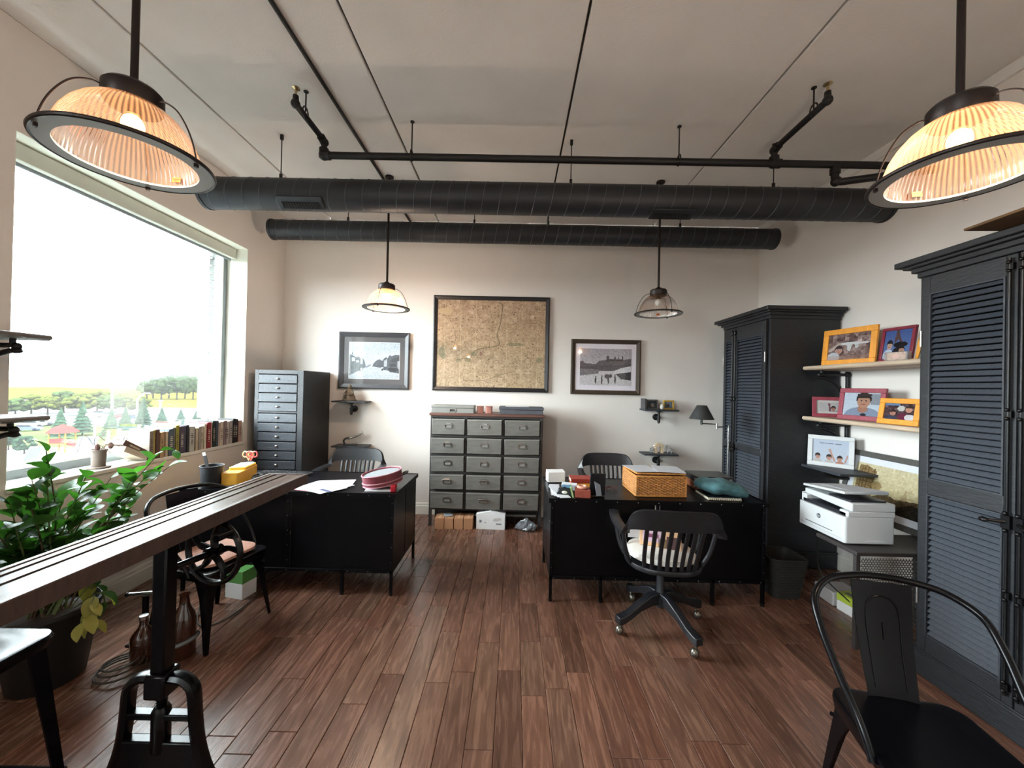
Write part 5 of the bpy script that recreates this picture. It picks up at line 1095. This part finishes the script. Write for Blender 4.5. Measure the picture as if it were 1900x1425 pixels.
# round burgundy case, tilted
MAR = mat('burgundy_leather', (112, 44, 54), .4, var=.15, vscale=12, bump=.2, bscale=80); MAR2 = mat('burgundy_piping', (176, 120, 132), .4)
t = thing('round_case', 'round burgundy case with pale drum top tilted on the desk', 'case', (-1.02, 3.045, T + .005), R(10)); rot = (R(2), R(-9), 0)
def oval(rx, ry, z, n=48): return [(rx * math.cos(2 * math.pi * k / n), ry * math.sin(2 * math.pi * k / n), z) for k in range(n)]
MB().at((0, 0, .026), rot).loft([oval(.15, .14, 0), oval(.15, .14, .085), oval(.138, .128, .085), oval(.138, .128, .076)]).build('case_body', MAR, t)
MB().at((0, 0, .026), rot).tube(oval(.151, .141, .088), .0045, 6, closed=True).build('piping', MAR2, t); MB().at((0, 0, .026), rot).tube(oval(.152, .142, .03), .0045, 6, closed=True).build('piping', MAR2, t); MB().at((0, 0, .026), rot).tube(oval(.151, .141, .004), .0045, 6, closed=True).build('piping', MAR2, t)
MB().at((0, 0, .026), rot).loft([oval(.137, .127, .074), oval(.137, .127, .08)]).build('pale_top', mat('pale_drumskin', (126, 130, 134), .5, spec=.2), t)
MB().at((.15, .02, .09), rot).tube(bez([(-.004, -.03, 0), (.03, -.02, .01), (.03, .02, .01), (-.004, .03, 0)], 14), .008, 8).build('handle', mat('dark_leather', (46, 42, 40), .5), t)
t = thing('red_booklet', 'bright red booklet corner under the burgundy case', 'booklet', (-1.0, 2.93, T), R(8)); MB().bx(-.11, .1, -.04, .06, 0, .012).build('pages', PAPER, t); MB().bx(.08, .112, -.045, .06, 0, .045).build('red_spine', mat('bright_red', (200, 26, 50), .4), t, bevel=.003)
# right desk
t = thing('white_box', 'small white folded box at the desk corner', 'box', (.375, 3.36, T), R(8)); MB().bx(-.075, .075, -.045, .045, 0, .085).build('box_body', WCB, t, bevel=.002); MB().at((0, 0, .0855), (R(6), 0, 0)).bx(-.076, .076, -.04, .045, 0, .003).build('lid_flap', WCB, t)
t = thing('paper_stack', 'loose white papers along the left edge of the desk', 'paper', (.345, 3.08, T), R(4))
for k in range(4): s_ = MB().bx(-.04, .04, -.17, .16, 0, .002).build('sheet', PAPER, t, smooth=False); s_.location = (.004 * k, -.03 * k, .0025 * k); s_.rotation_euler = (0, 0, .08 * (k - 1.5))
t = thing('card_box', 'tilted white card sleeve behind the black gadget', 'box', (.45, 3.03, T + .012), R(-20)); MB().at((0, 0, 0), (R(20), 0, 0)).bx(-.06, .06, -.004, .03, 0, .05).build('sleeve', PAPER, t, bevel=.002)
t = thing('headband_gadget', 'black and blue desk gadget near the desk corner', 'gadget', (.40, 2.93, T), R(-10)); BP = mat('black_plastic', (20, 22, 26), .35)
MB().prism([(-.055, 0), (.055, 0), (.06, .02), (.045, .05), (.0, .065), (-.045, .05), (-.06, .02)], -.03, .03, 'y').build('shell', BP, t, bevel=.006); MB().sphere((0, -.02, .028), .028, 14, 8, (1, .6, .5)).build('pale_pad', mat('cream_pad', (206, 202, 190), .5), t); MB().bx(-.02, .045, -.01, .03, .058, .072).build('blue_strip', mat('blue_strip', (92, 132, 164), .4), t)
for i, (z, c_, nm) in enumerate(((0, (222, 150, 50), 'orange'), (.036, (150, 50, 36), 'red-brown'))):
    t = thing('thick_book', '%s thick book lying in the small pile' % nm, 'book', (.58, 3.22, T + z), R(-6 + 6 * i)); MB().bx(-.1, .1, -.07, .07, 0, .0055).build('cover', mat('cover_%s' % nm, c_, .5), t); MB().bx(-.1, .1, -.07, .07, .0295, .035).build('cover', mat('cover_%s' % nm, c_, .5), t); MB().bx(-.1, .1, -.0705, -.064, 0, .035).build('spine', mat('cover_%s' % nm, c_, .5), t, bevel=.002); MB().bx(-.096, .096, -.063, .066, .0056, .0294).build('pages', mat('cream_pages', (226, 216, 190), .8), t)
t = thing('red_box_stack', 'red-brown box with ribbon roll and green notebook', 'box', (.53, 2.915, T), R(-8)); RB = mat('red_brown_box', (136, 62, 46), .5, var=.1)
MB().bx(-.055, .06, -.06, .05, 0, .056).build('box_body', RB, t, bevel=.003); MB().tube([(.0 + .032 * math.cos(a), .01 + .032 * math.sin(a), .066) for a in [2 * math.pi * k / 24 for k in range(24)]], .0105, 8, closed=True).build('tape_roll', mat('pinkish_tape', (206, 150, 130), .4), t); MB().at((-.06, 0, 0), (0, R(-14), 0)).bx(-.014, -.002, -.06, .05, 0, .075).build('green_notebook', mat('pale_green', (150, 176, 120), .6), t)
t = thing('black_easel_frame', 'back of a black easel photo frame on the desk', 'photo frame', (.645, 2.945, T), R(4)); MB().at((0, 0, 0), (R(6), 0, 0)).bx(-.058, .062, -.012, 0, 0, .172).build('back_board', BP, t, bevel=.003); MB().at((-.004, -.012, .12), (R(-18), 0, R(14))).bx(-.022, .022, -.003, 0, -.118, 0).build('easel_leg', mat('grey_easel', (126, 132, 142), .6), t)
t = thing('folded_glasses', 'small folded red-brown glasses on the desk', 'glasses', (.80, 3.10, T), R(20)); GM = mat('tortoise', (84, 40, 36), .3)
for sg in (-1, 1): MB().tube([(sg * .03 + .022 * math.cos(a), 0, .018 + .016 * math.sin(a)) for a in [2 * math.pi * k / 14 for k in range(14)]], .0025, 5, closed=True).build('lens_rim', GM, t); MB().tube([(sg * .052, 0, .02), (sg * .05, .05, .012), (-sg * .02, .055, .004)], .002, 5).build('temple', GM, t)
tag(MB().cyl((.76, 3.22, T + .005), (.80, 3.1, T + .005), .0045, seg=8).build('silver_pen', CHROME), 'silver pen lying near the folded glasses', 'pen') if False else tag(MB().cyl((.735, 3.16, T + .005), (.765, 3.28, T + .005), .0045, seg=8).build('silver_pen', CHROME), 'silver pen lying near the folded glasses', 'pen')
# wicker hamper with papers on top
WIC = mat('golden_wicker', (186, 128, 66), .6, var=.3, vscale=40); WICD = mat('brown_wicker', (126, 74, 36), .65, var=.3, vscale=40)
t = thing('wicker_hamper', 'golden brown wicker hamper on the desk', 'basket', (1.135, 3.115, T), R(1)); W, D, Hh = .38, .33, .15
MB().bx(-W / 2 + .008, W / 2 - .008, -D / 2 + .008, D / 2 - .008, .002, Hh - .004).build('basket_lining', WICD, t)
for k in range(15):
    z = .008 + k * .0095; pts = []
    for (ax, ay), (bx_, by_) in ((((-W / 2, -D / 2)), ((W / 2, -D / 2))), ((W / 2, -D / 2), (W / 2, D / 2)), ((W / 2, D / 2), (-W / 2, D / 2)), ((-W / 2, D / 2), (-W / 2, -D / 2))):
        n = 36; nx_, ny_ = (by_ - ay), -(bx_ - ax); l_ = math.hypot(nx_, ny_)
        for j in range(n):
            f = j / n; wv = .0055 * math.sin(j * math.pi / 2 + k * math.pi); pts.append((ax + (bx_ - ax) * f + nx_ / l_ * wv, ay + (by_ - ay) * f + ny_ / l_ * wv, z))
    MB().tube(pts, .0048, 5, closed=True).build('woven_strand', WIC, t)
sk = MB()
for j in range(19):
    for yy in (-D / 2, D / 2): sk.cyl((-W / 2 + W * j / 18, yy, 0), (-W / 2 + W * j / 18, yy, Hh), .0042, seg=5)
    for xx in (-W / 2, W / 2): sk.cyl((xx, -D / 2 + D * j / 18, 0), (xx, -D / 2 + D * j / 18, Hh), .0042, seg=5)
o = sk.build('wicker_stakes', WICD, t); o['kind'] = 'stuff'
for a, b_ in ((-1, -1), (1, -1), (1, 1), (-1, 1)): MB().cyl((a * W / 2, b_ * D / 2, 0), (a * W / 2, b_ * D / 2, Hh), .008, seg=8).build('corner_post', WIC, t)
for z in (.004, Hh): MB().tube([(x, y, z) for x, y in rrect(W + .006, D + .006, .01, 2)], .0075, 6, closed=True).build('rim', WIC, t)
MB().at((0, D / 2, Hh + .004), (R(-2), 0, 0)).bx(-W / 2, W / 2, -D, 0, 0, .012).build('lid', WIC, t, bevel=.003)
for k, (dx, dy, rz, nm) in enumerate(((-.1, 0, .1, 'left'), (.1, -.02, -.16, 'right'))):
    p = tag(MB().bx(-.105, .105, -.148, .148, 0, .0015).build('paper_sheet', PAPER, smooth=False), 'printed sheet lying on the wicker hamper, %s one' % nm, 'paper', 'sheets on the hamper'); p.location = (1.135 + dx, 3.10 + dy, T + Hh + .0295 + .003 * k); p.rotation_euler = (R(-1.8), 0, rz)
# suitcases, cushion, notebook
def case(name, label, loc, rz, w_, d_, h, m_):
    t = thing(name, label, 'case', loc, rz); MB().prism(rrect(w_, d_, .012, 3), 0, h).build('case_body', m_, t, bevel=.004)
    for x in (-w_ / 2 + .03, w_ / 2 - .03): MB().bx(x - .012, x + .012, -d_ / 2 - .004, -d_ / 2, h * .4, h * .7).build('latch', CHROME, t)
    for y in (-d_ / 2 + .03, d_ / 2 - .03): MB().bx(-w_ / 2 - .004, -w_ / 2, y - .012, y + .012, h * .4, h * .7).build('latch', CHROME, t)
    MB().tube(bez([(-.04, -d_ / 2 - .002, h * .5), (-.03, -d_ / 2 - .018, h * .5), (.03, -d_ / 2 - .018, h * .5), (.04, -d_ / 2 - .002, h * .5)], 12), .004, 6).build('handle', mat('dark_leather', (46, 42, 40), .5), t)
case('leather_case', 'tan leather flat case beneath the black case', (1.665, 3.27, T), R(-4), .31, .27, .06, mat('tan_leather', (140, 80, 50), .45, var=.2, vscale=10))
case('black_case', 'flat black case stacked on the tan case', (1.66, 3.275, T + .061), R(-2), .30, .25, .05, mat('black_case_leather', (32, 30, 30), .35))
t = thing('spiral_notebook', 'spiral notebook under the teal cushion', 'notebook', (1.60, 2.95, T), R(-3)); MB().bx(-.13, .11, -.07, .16, 0, .018).build('pages', mat('cream_pages', (226, 216, 190), .8), t); MB().bx(-.132, .112, -.072, .162, .0182, .021).build('cover', BP, t)
for k in range(15): MB().tube([(-.12 + k * .0155, -.07 + .007 * math.cos(a), .011 + .012 * math.sin(a)) for a in [2 * math.pi * j / 10 for j in range(10)]], .0018, 4, closed=True).build('spiral_ring', CHROME, t)
TEAL = mat('teal_velvet', (62, 102, 108), .75, var=.5, vscale=16, sheen=.05)
rg = []
for k in range(13):
    f = -1 + 2 * k / 12; s_ = (1 - abs(f) ** 2.6) ** .5 if abs(f) < 1 else 0.02
    rg.append([(.20 * f + .0, .125 * max(s_, .05) * math.cos(a) + .01 * math.sin(f * 6), .055 + .058 * max(s_, .08) * math.sin(a) * (1 + .1 * math.sin(f * 9 + a)) - .038 * max(f, 0) ** 2) for a in [2 * math.pi * j / 18 for j in range(18)]])
p = tag(MB().loft(rg).build('teal_cushion', TEAL), 'soft teal patterned cushion slumped on the desk', 'cushion'); p.location = (1.615, 3.0, T + .022); p.rotation_euler = (0, R(4), R(-8))
# on the swivel chair: white cushion, papers and patterned package
t = thing('seat_cushion', 'off-white round cushion on the front swivel chair', 'cushion', (1.005, 2.60, .468), R(-5))
rg = []
for s_, z in ((.86, .002), (1.0, .014), (1.02, .028), (.98, .044), (.8, .056), (.4, .06)): rg.append([(.215 * s_ * math.copysign(abs(math.cos(a)) ** .85, math.cos(a)), .205 * s_ * math.sin(a), z) for a in [2 * math.pi * k / 36 for k in range(36)]])
CUS = mat('off_white_cotton', (216, 212, 206), .85, var=.05, vscale=12, bump=.2, bscale=30)
MB().loft(rg).build('pad', CUS, t); MB().tube([(.222 * math.copysign(abs(math.cos(a)) ** .85, math.cos(a)), .211 * math.sin(a), .022) for a in [2 * math.pi * k / 36 for k in range(36)]], .004, 5, closed=True).build('piping', CUS, t)
PKM = mat('peach_package', (222, 180, 140), .6, var=.06); t = thing('patterned_package', 'peach and lilac patterned package on the chair cushion', 'package', (1.02, 2.615, .5285), R(-22))
MB().bx(-.14, .12, -.05, .07, 0, .125).build('package_box', PKM, t, bevel=.004); MB().bx(-.12, .0, -.0515, -.05, .03, .105).build('lilac_panel', mat('lilac_print', (206, 180, 200), .6), t); MB().bx(-.1, -.02, -.0525, -.0515, .06, .085).build('print_word', mat('plum_print', (130, 70, 100), .6), t)
MB().bx(.03, .1, -.0515, -.05, .0, .08).build('dark_panel', mat('brown_plum', (84, 56, 58), .6), t); MB().bx(-.02, .03, -.0515, -.05, .0, .06).build('olive_panel', mat('olive_panel', (120, 96, 60), .6), t)
p = tag(MB().bx(-.1, .1, -.002, .002, 0, .10).build('white_envelope', PAPER), 'white envelope standing behind the patterned package', 'paper'); p.location = (.93, 2.735, .529); p.rotation_euler = (R(-8), 0, R(-6))

# ================================================================== WINDOW SILL
SX = XL
bookcols = [((128, 118, 106), 13, .225, 'grey-brown'), ((158, 146, 76), 11, .228, 'olive-yellow'), ((88, 62, 54), 12, .232, 'dark brown'), ((164, 138, 106), 13, .205, 'tan'), ((142, 110, 78), 8, .208, 'light brown'), ((196, 184, 160), 9, .205, 'beige'),
    ((72, 86, 98), 19, .222, 'slate blue'), ((112, 116, 118), 9, .23, 'mid grey'), ((146, 142, 62), 13, .246, 'mustard green'), ((74, 64, 80), 18, .235, 'purple-grey'), ((70, 72, 88), 12, .232, 'dusky blue'), ((46, 44, 50), 9, .238, 'near-black'), ((176, 174, 168), 20, .222, 'light grey'),
    ((70, 62, 60), 8, .212, 'charcoal'), ((190, 176, 154), 10, .2, 'cream'), ((150, 142, 132), 12, .21, 'stone grey'), ((188, 178, 160), 14, .212, 'sand'), ((206, 198, 184), 11, .228, 'ivory'), ((132, 34, 42), 19, .24, 'dark red'), ((202, 186, 168), 10, .236, 'pale peach'),
    ((34, 44, 46), 13, .248, 'black-green'), ((66, 74, 86), 12, .246, 'steel blue'), ((196, 172, 158), 11, .228, 'pinkish beige'), ((206, 196, 180), 16, .232, 'bone white'), ((142, 124, 126), 16, .238, 'mauve'), ((204, 198, 190), 16, .226, 'off-white'), ((176, 170, 166), 16, .232, 'silver grey'),
    ((30, 28, 30), 14, .25, 'black'), ((52, 36, 40), 20, .238, 'black and maroon'), ((184, 150, 140), 18, .222, 'dusty pink')]
tot = sum(b[1] for b in bookcols); span = 1.03; y = 3.005; PAGE = mat('book_pages', (228, 226, 216), .85)
for i, (c_, wd, h, nm) in enumerate(bookcols):
    th = wd / tot * span; dp = .15 + .012 * ((i * 7) % 4); t = thing('book', '%s book, %s from left in the window sill row' % (nm, ORD[i]), 'book', (SX - .002 - .006 * ((i * 5) % 3), y + th / 2, WZ0), group='row of books on the window sill'); y += th
    cm = mat('book_cloth_%d' % i, c_, .6, var=.08, vscale=20); e = th / 2 - .0006
    MB().bx(-dp, 0, -e, -e + .002, 0, h).build('cover', cm, t, smooth=False); MB().bx(-dp, 0, e - .002, e, 0, h).build('cover', cm, t, smooth=False); MB().bx(-.002, 0.001, -e, e, 0, h).build('spine', cm, t, bevel=.0008, smooth=False)
    MB().bx(-dp + .004, -.0021, -e + .0021, e - .0021, .003, h - .004).build('pages', PAGE, t, smooth=False)
    if wd > 12:
        lc = mat('spine_print_pale', (200, 190, 170), .6) if sum(c_) < 330 else mat('spine_print_dark', (80, 70, 66), .6)
        s_ = MB()
        for j in range(7): s_.bx(.0008, .0018, -e * .45, e * .45, h * (.25 + .075 * j), h * (.25 + .075 * j) + h * .04 * (1 if j % 3 else .5))
        s_.build('spine_print', lc, t, smooth=False)
for i, (dz, c_, nm, rr_) in enumerate(((0.0, (206, 196, 178), 'pale', 0), (.042, (104, 78, 70), 'brown', 3))):
    t = thing('leaning_book', '%s thick book leaning low beside the sill row, %s one' % (nm, 'lower' if i == 0 else 'upper'), 'book', (SX - .006 - .004 * i, 2.985 - .01 * i, WZ0 + .004 + dz * .96), 0, 'leaning books'); cm = mat('lean_cover_%d' % i, c_, .6, var=.1); th = .036; L_ = .2; rot = (R(-29 - rr_), 0, 0)
    MB().at((0, 0, 0), rot).bx(-.15, 0, -L_, 0, 0, .003).bx(-.15, 0, -L_, 0, th, th + .003).build('cover', cm, t); MB().at((0, 0, 0), rot).bx(-.002, .001, -L_, 0, 0, th + .003).build('spine', cm, t); MB().at((0, 0, 0), rot).bx(-.146, -.003, -L_ + .004, -.004, .0032, th - .0002).build('pages', PAGE, t); MB().at((0, 0, 0), rot).bx(.001, .002, -L_ * .75, -L_ * .3, th * .35, th * .7).build('spine_print', mat('spine_print_pale', (200, 190, 170), .6), t)
t = thing('sill_pot', 'small grey-brown pot of dry twigs on a saucer', 'pot', (SX - .075, 2.705, WZ0)); POT = mat('grey_brown_clay', (112, 100, 92), .8, var=.15)
MB().lathe([(.06, 0), (.066, .006), (.066, .012), (.0, .012)], 28).build('saucer', POT, t); MB().lathe([(.036, .0125), (.041, .118), (.047, .12), (.047, .132), (.041, .132), (.035, .11), (0, .11)], 28).build('pot_body', POT, t)
q = random.Random(21); TW = mat('dry_twig', (110, 88, 72), .8)
for k in range(9):
    a = q.uniform(0, 6.28); e = q.uniform(.06, .16); pts = [(.01 * math.cos(a), .01 * math.sin(a), .11), (.04 * math.cos(a), .04 * math.sin(a), .15 + .03 * q.random()), (e * math.cos(a + .5), e * math.sin(a + .5), .13 + .12 * q.random()), (e * 1.3 * math.cos(a + .8), e * 1.2 * math.sin(a + .9), .08 + .16 * q.random())]
    pts = [(max(x, -.12), yy, z) for x, yy, z in pts]; MB().tube(bez(pts, 14), [.0022] * 8 + [.0014] * 20 if False else .0018, 5).build('twig', TW, t)
for a, nm in ((-.03, 'cone'), (.06, 'cone')): MB().sphere((0.02, a, .15), .016, 8, 6, (1, 1, 1.6)).build('seed_head', mat('seed_brown', (96, 66, 60), .8), t)

# ================================================================== LEFT-HAND PIER SHELVES
def pier_shelf(label, z):
    t = thing('pier_shelf', label, 'shelf', (XL, 0, z)); MB().prism([(0, -.03), (.335, -.03), (.35, -.02), (.35, -.008), (.343, 0), (0, 0)], 1.25, 2.065, 'y').build('shelf_board', mat('grey_shelf_wood', (104, 98, 94), .5, var=.15, stretch=(6, 1, 6)), t, bevel=.003)
    for y in (1.96, 1.42): bracket(t, 0, y, -.03, 1, out=.29)
pier_shelf('grey shelf on the pier left of the window, upper one', 1.80)
pier_shelf('grey shelf on the pier left of the window, lower one', 1.37)

# ================================================================== FLOOR PLANT AND THINGS UNDER THE BAR TABLE
LEAFM = leaf_material('glossy_leaf', (48, 84, 38)); LEAFY = leaf_material('yellowing_leaf', (150, 146, 74), .2)
def leaf_mesh(nm, L_, Wd, m_):
    v, f = [], []; n = 6
    for k in range(n + 1):
        s_ = k / n; w_ = Wd * math.sin(math.pi * min(1, s_ * .96 + .02)) ** .8; z = -.18 * L_ * s_ * s_ + .04 * L_ * math.sin(s_ * 3)
        v += [(-w_, L_ * s_, z + w_ * .35), (0, L_ * s_, z), (w_, L_ * s_, z + w_ * .35)]
    for k in range(n): f += [(k * 3, k * 3 + 1, k * 3 + 4, k * 3 + 3), (k * 3 + 1, k * 3 + 2, k * 3 + 5, k * 3 + 4)]
    me = bpy.data.meshes.new('leaf'); me.from_pydata(v, [], f); me.polygons.foreach_set('use_smooth', [True] * len(f)); me.materials.append(m_); return me
lms = [leaf_mesh('a', .085, .026, LEAFM), leaf_mesh('b', .11, .03, LEAFM), leaf_mesh('c', .07, .028, LEAFM), leaf_mesh('d', .095, .034, LEAFM)]; lmy = leaf_mesh('e', .09, .024, LEAFY)
PB = (-2.40, 2.0, 0)
t = thing('floor_plant', 'large leafy green plant in a dark pot below the window', 'plant', PB)
PTM = mat('dark_pot', (18, 17, 18), .6); MB().lathe([(.13, 0), (.14, .01), (.19, .36), (.2, .37), (.2, .39), (.185, .39), (.175, .34), (0, .34)], 36).build('pot', PTM, t); MB().lathe([(.174, .335), (.1, .345), (0, .35)], 24, wob=.03, nw=5).build('soil', mat('soil', (40, 30, 24), .95), t)
q = random.Random(4); STM = mat('brown_stem', (84, 66, 50), .8); STG = mat('green_stem', (80, 96, 50), .7)
ends = [(-2.35, 2.70, 1.02), (-2.35, 2.56, 1.10), (-2.37, 2.52, .97), (-2.42, 2.45, .96), (-2.4, 2.44, .80), (-2.4, 2.29, .98), (-2.42, 2.36, .88), (-2.34, 2.10, 1.03), (-2.4, 2.13, .97), (-2.3, 1.885, 1.21), (-2.26, 1.80, 1.09), (-2.32, 1.91, 1.07), (-2.32, 1.83, 1.0), (-2.32, 1.77, .98),
        (-2.42, 2.06, .91), (-2.42, 2.2, .82), (-2.42, 1.83, .8), (-2.5, 2.0, .8), (-2.5, 2.09, .74), (-2.42, 2.31, .69), (-2.42, 2.4, .7), (-2.32, 2.05, .83), (-2.42, 1.86, .71), (-2.45, 2.13, .66), (-2.52, 1.95, .9), (-2.56, 2.2, .72), (-2.5, 1.82, .66), (-2.4, 1.78, .85), (-2.34, 1.9, .78), (-2.5, 1.9, .72), (-2.3, 1.98, .72)]
droop = [(-2.22, 2.04, .46), (-2.2, 2.09, .33), (-2.18, 2.0, .31), (-2.12, 1.9, .36)]
def place_leaf(me, p, d, tw):
    d = d.normalized(); o = link('leaf', me, t); o.location = p
    up = Vector((0, 0, 1)); x = d.cross(up); x = x.normalized() if x.length > 1e-4 else Vector((1, 0, 0)); z = x.cross(d)
    m = Matrix((x, d, z)).transposed(); o.rotation_euler = (m @ Matrix.Rotation(tw, 3, 'Y')).to_euler(); s_ = q.uniform(.85, 1.35); o.scale = (s_, s_, s_)
nleaf = 0
for k, e in enumerate(ends):
    e = Vector(e) - Vector(PB); b0 = Vector((q.uniform(-.06, .06), q.uniform(-.06, .06), .34)); mid = b0.lerp(e, .5) + Vector((q.uniform(-.03, .03), q.uniform(-.04, .04), .07))
    pts = bez([b0, mid, e], 16); MB().tube(pts, [.0055 - .0035 * i / (len(pts) - 1) for i in range(len(pts))], 5).build('stem', STG if k % 3 else STM, t)
    n = 9 if k < 14 else 8
    for j in range(n):
        f = .42 + .58 * j / (n - 1); p = pts[min(len(pts) - 1, int(f * (len(pts) - 1)))]; tang = (e - mid).normalized(); side = Vector((q.uniform(-1, 1), q.uniform(-1, 1), q.uniform(-.25, .7)))
        d = tang * .5 + side * .9; tip = p + d.normalized() * .12
        if tip.x + PB[0] < XL + .03: d.x = abs(d.x)
        place_leaf(lms[(k + j) % 4], p, d, q.uniform(-.6, .6)); nleaf += 1
for k, e in enumerate(droop):
    e = Vector(e) - Vector(PB); b0 = Vector((.1, .03 * k, .36)); mid = b0.lerp(e, .5) + Vector((.05, 0, .08)); pts = bez([b0, mid, e], 12); MB().tube(pts, .003, 5).build('stem', STG, t)
    for j in range(4): place_leaf(lmy if (j + k) % 3 == 0 or k > 1 else lms[j], pts[-1 - 2 * j], (e - mid).normalized() + Vector((q.uniform(-.8, .8), q.uniform(-.8, .8), q.uniform(-.4, .1))), q.uniform(-.5, .5))

AMB = mat('brown_bottle_glass', (52, 26, 16), .08, coat=.6)
t = thing('brown_bottle', 'dark brown glass bottle on the floor by the crank base', 'bottle', (-2.055, 2.16, 0)); MB().lathe([(.052, 0), (.056, .008), (.056, .13), (.05, .15), (.024, .185), (.018, .2), (.018, .235), (0, .235)], 28).build('glass', AMB, t); MB().lathe([(.0205, .228), (.0205, .248), (0, .249)], 16).build('cap', CHROME, t)
t = thing('floor_pump', 'steel floor pump with T handle beside the brown bottle', 'pump', (-2.16, 2.28, 0)); MB().cyl((0, 0, .012), (0, 0, .29), .016, seg=14).build('barrel', STEEL, t); MB().bx(-.09, .09, -.03, .03, 0, .014).build('foot_plate', IRON, t, bevel=.003); MB().cyl((-.09, -.02, .305), (.1, .02, .305), .011, seg=12).build('handle', mat('steel_handle', (150, 152, 154), .25, metal=.9), t); MB().sphere((-.09, -.02, .305), .014).sphere((.1, .02, .305), .014).build('handle_end', IRON, t)
tag(MB().tube([((.115 - .0008 * k) * math.cos(k * .35) - 2.07, (.115 - .0008 * k) * math.sin(k * .35) + 2.06, .006 + .0011 * k) for k in range(56)], .005, 6).build('coiled_hose', mat('dark_hose', (46, 38, 32), .6)), 'coiled dark hose lying on the floor by the crank base', 'hose')
t = thing('dark_jug', 'tall dark jug with grey collar behind the crank post', 'jug', (-1.86, 2.2, 0)); MB().lathe([(.05, 0), (.056, .01), (.058, .2), (.05, .24), (.026, .29), (.022, .34), (.026, .35), (0, .35)], 28).build('jug_body', AMB, t); MB().tube([(.064 * math.cos(a), .064 * math.sin(a), .09 + .018 * math.cos(a)) for a in [2 * math.pi * k / 24 for k in range(24)]], .011, 8, closed=True).build('collar', mat('grey_rubber', (96, 98, 100), .5), t)
t = thing('green_white_carton', 'white and green carton on the floor under the desk', 'box', (-1.985, 2.84, 0), R(-12)); MB().bx(-.075, .075, -.06, .06, 0, .11).build('white_part', WCB, t, bevel=.002); MB().bx(-.075, .075, -.06, .06, .1105, .2).build('green_part', mat('green_card', (84, 140, 72), .6), t, bevel=.002)
tag(MB().tube(bez([(-2.2, 2.9, .2), (-2.1, 2.6, .03), (-1.95, 2.45, .008), (-1.85, 2.6, .008), (-1.9, 2.95, .008), (-2.2, 3.1, .01)], 40), .004, 6).build('floor_cable', mat('black_rubber', (18, 18, 18), .6)), 'thin black cable looping on the floor beneath the desk', 'cable')
t = thing('pink_cushion', 'copper-pink cushion on the armchair under the bar table', 'cushion', (-1.90, 2.46, .456), R(-102)); rg = []
for s_, z in ((.85, 0), (1, .012), (1, .028), (.85, .042), (.4, .048)): rg.append([(x * s_, y * s_, z) for x, y in rrect(.36, .36, .08, 5)])
MB().loft(rg).build('pad', mat('copper_pink_fabric', (176, 132, 116), .6, var=.15, vscale=14), t)
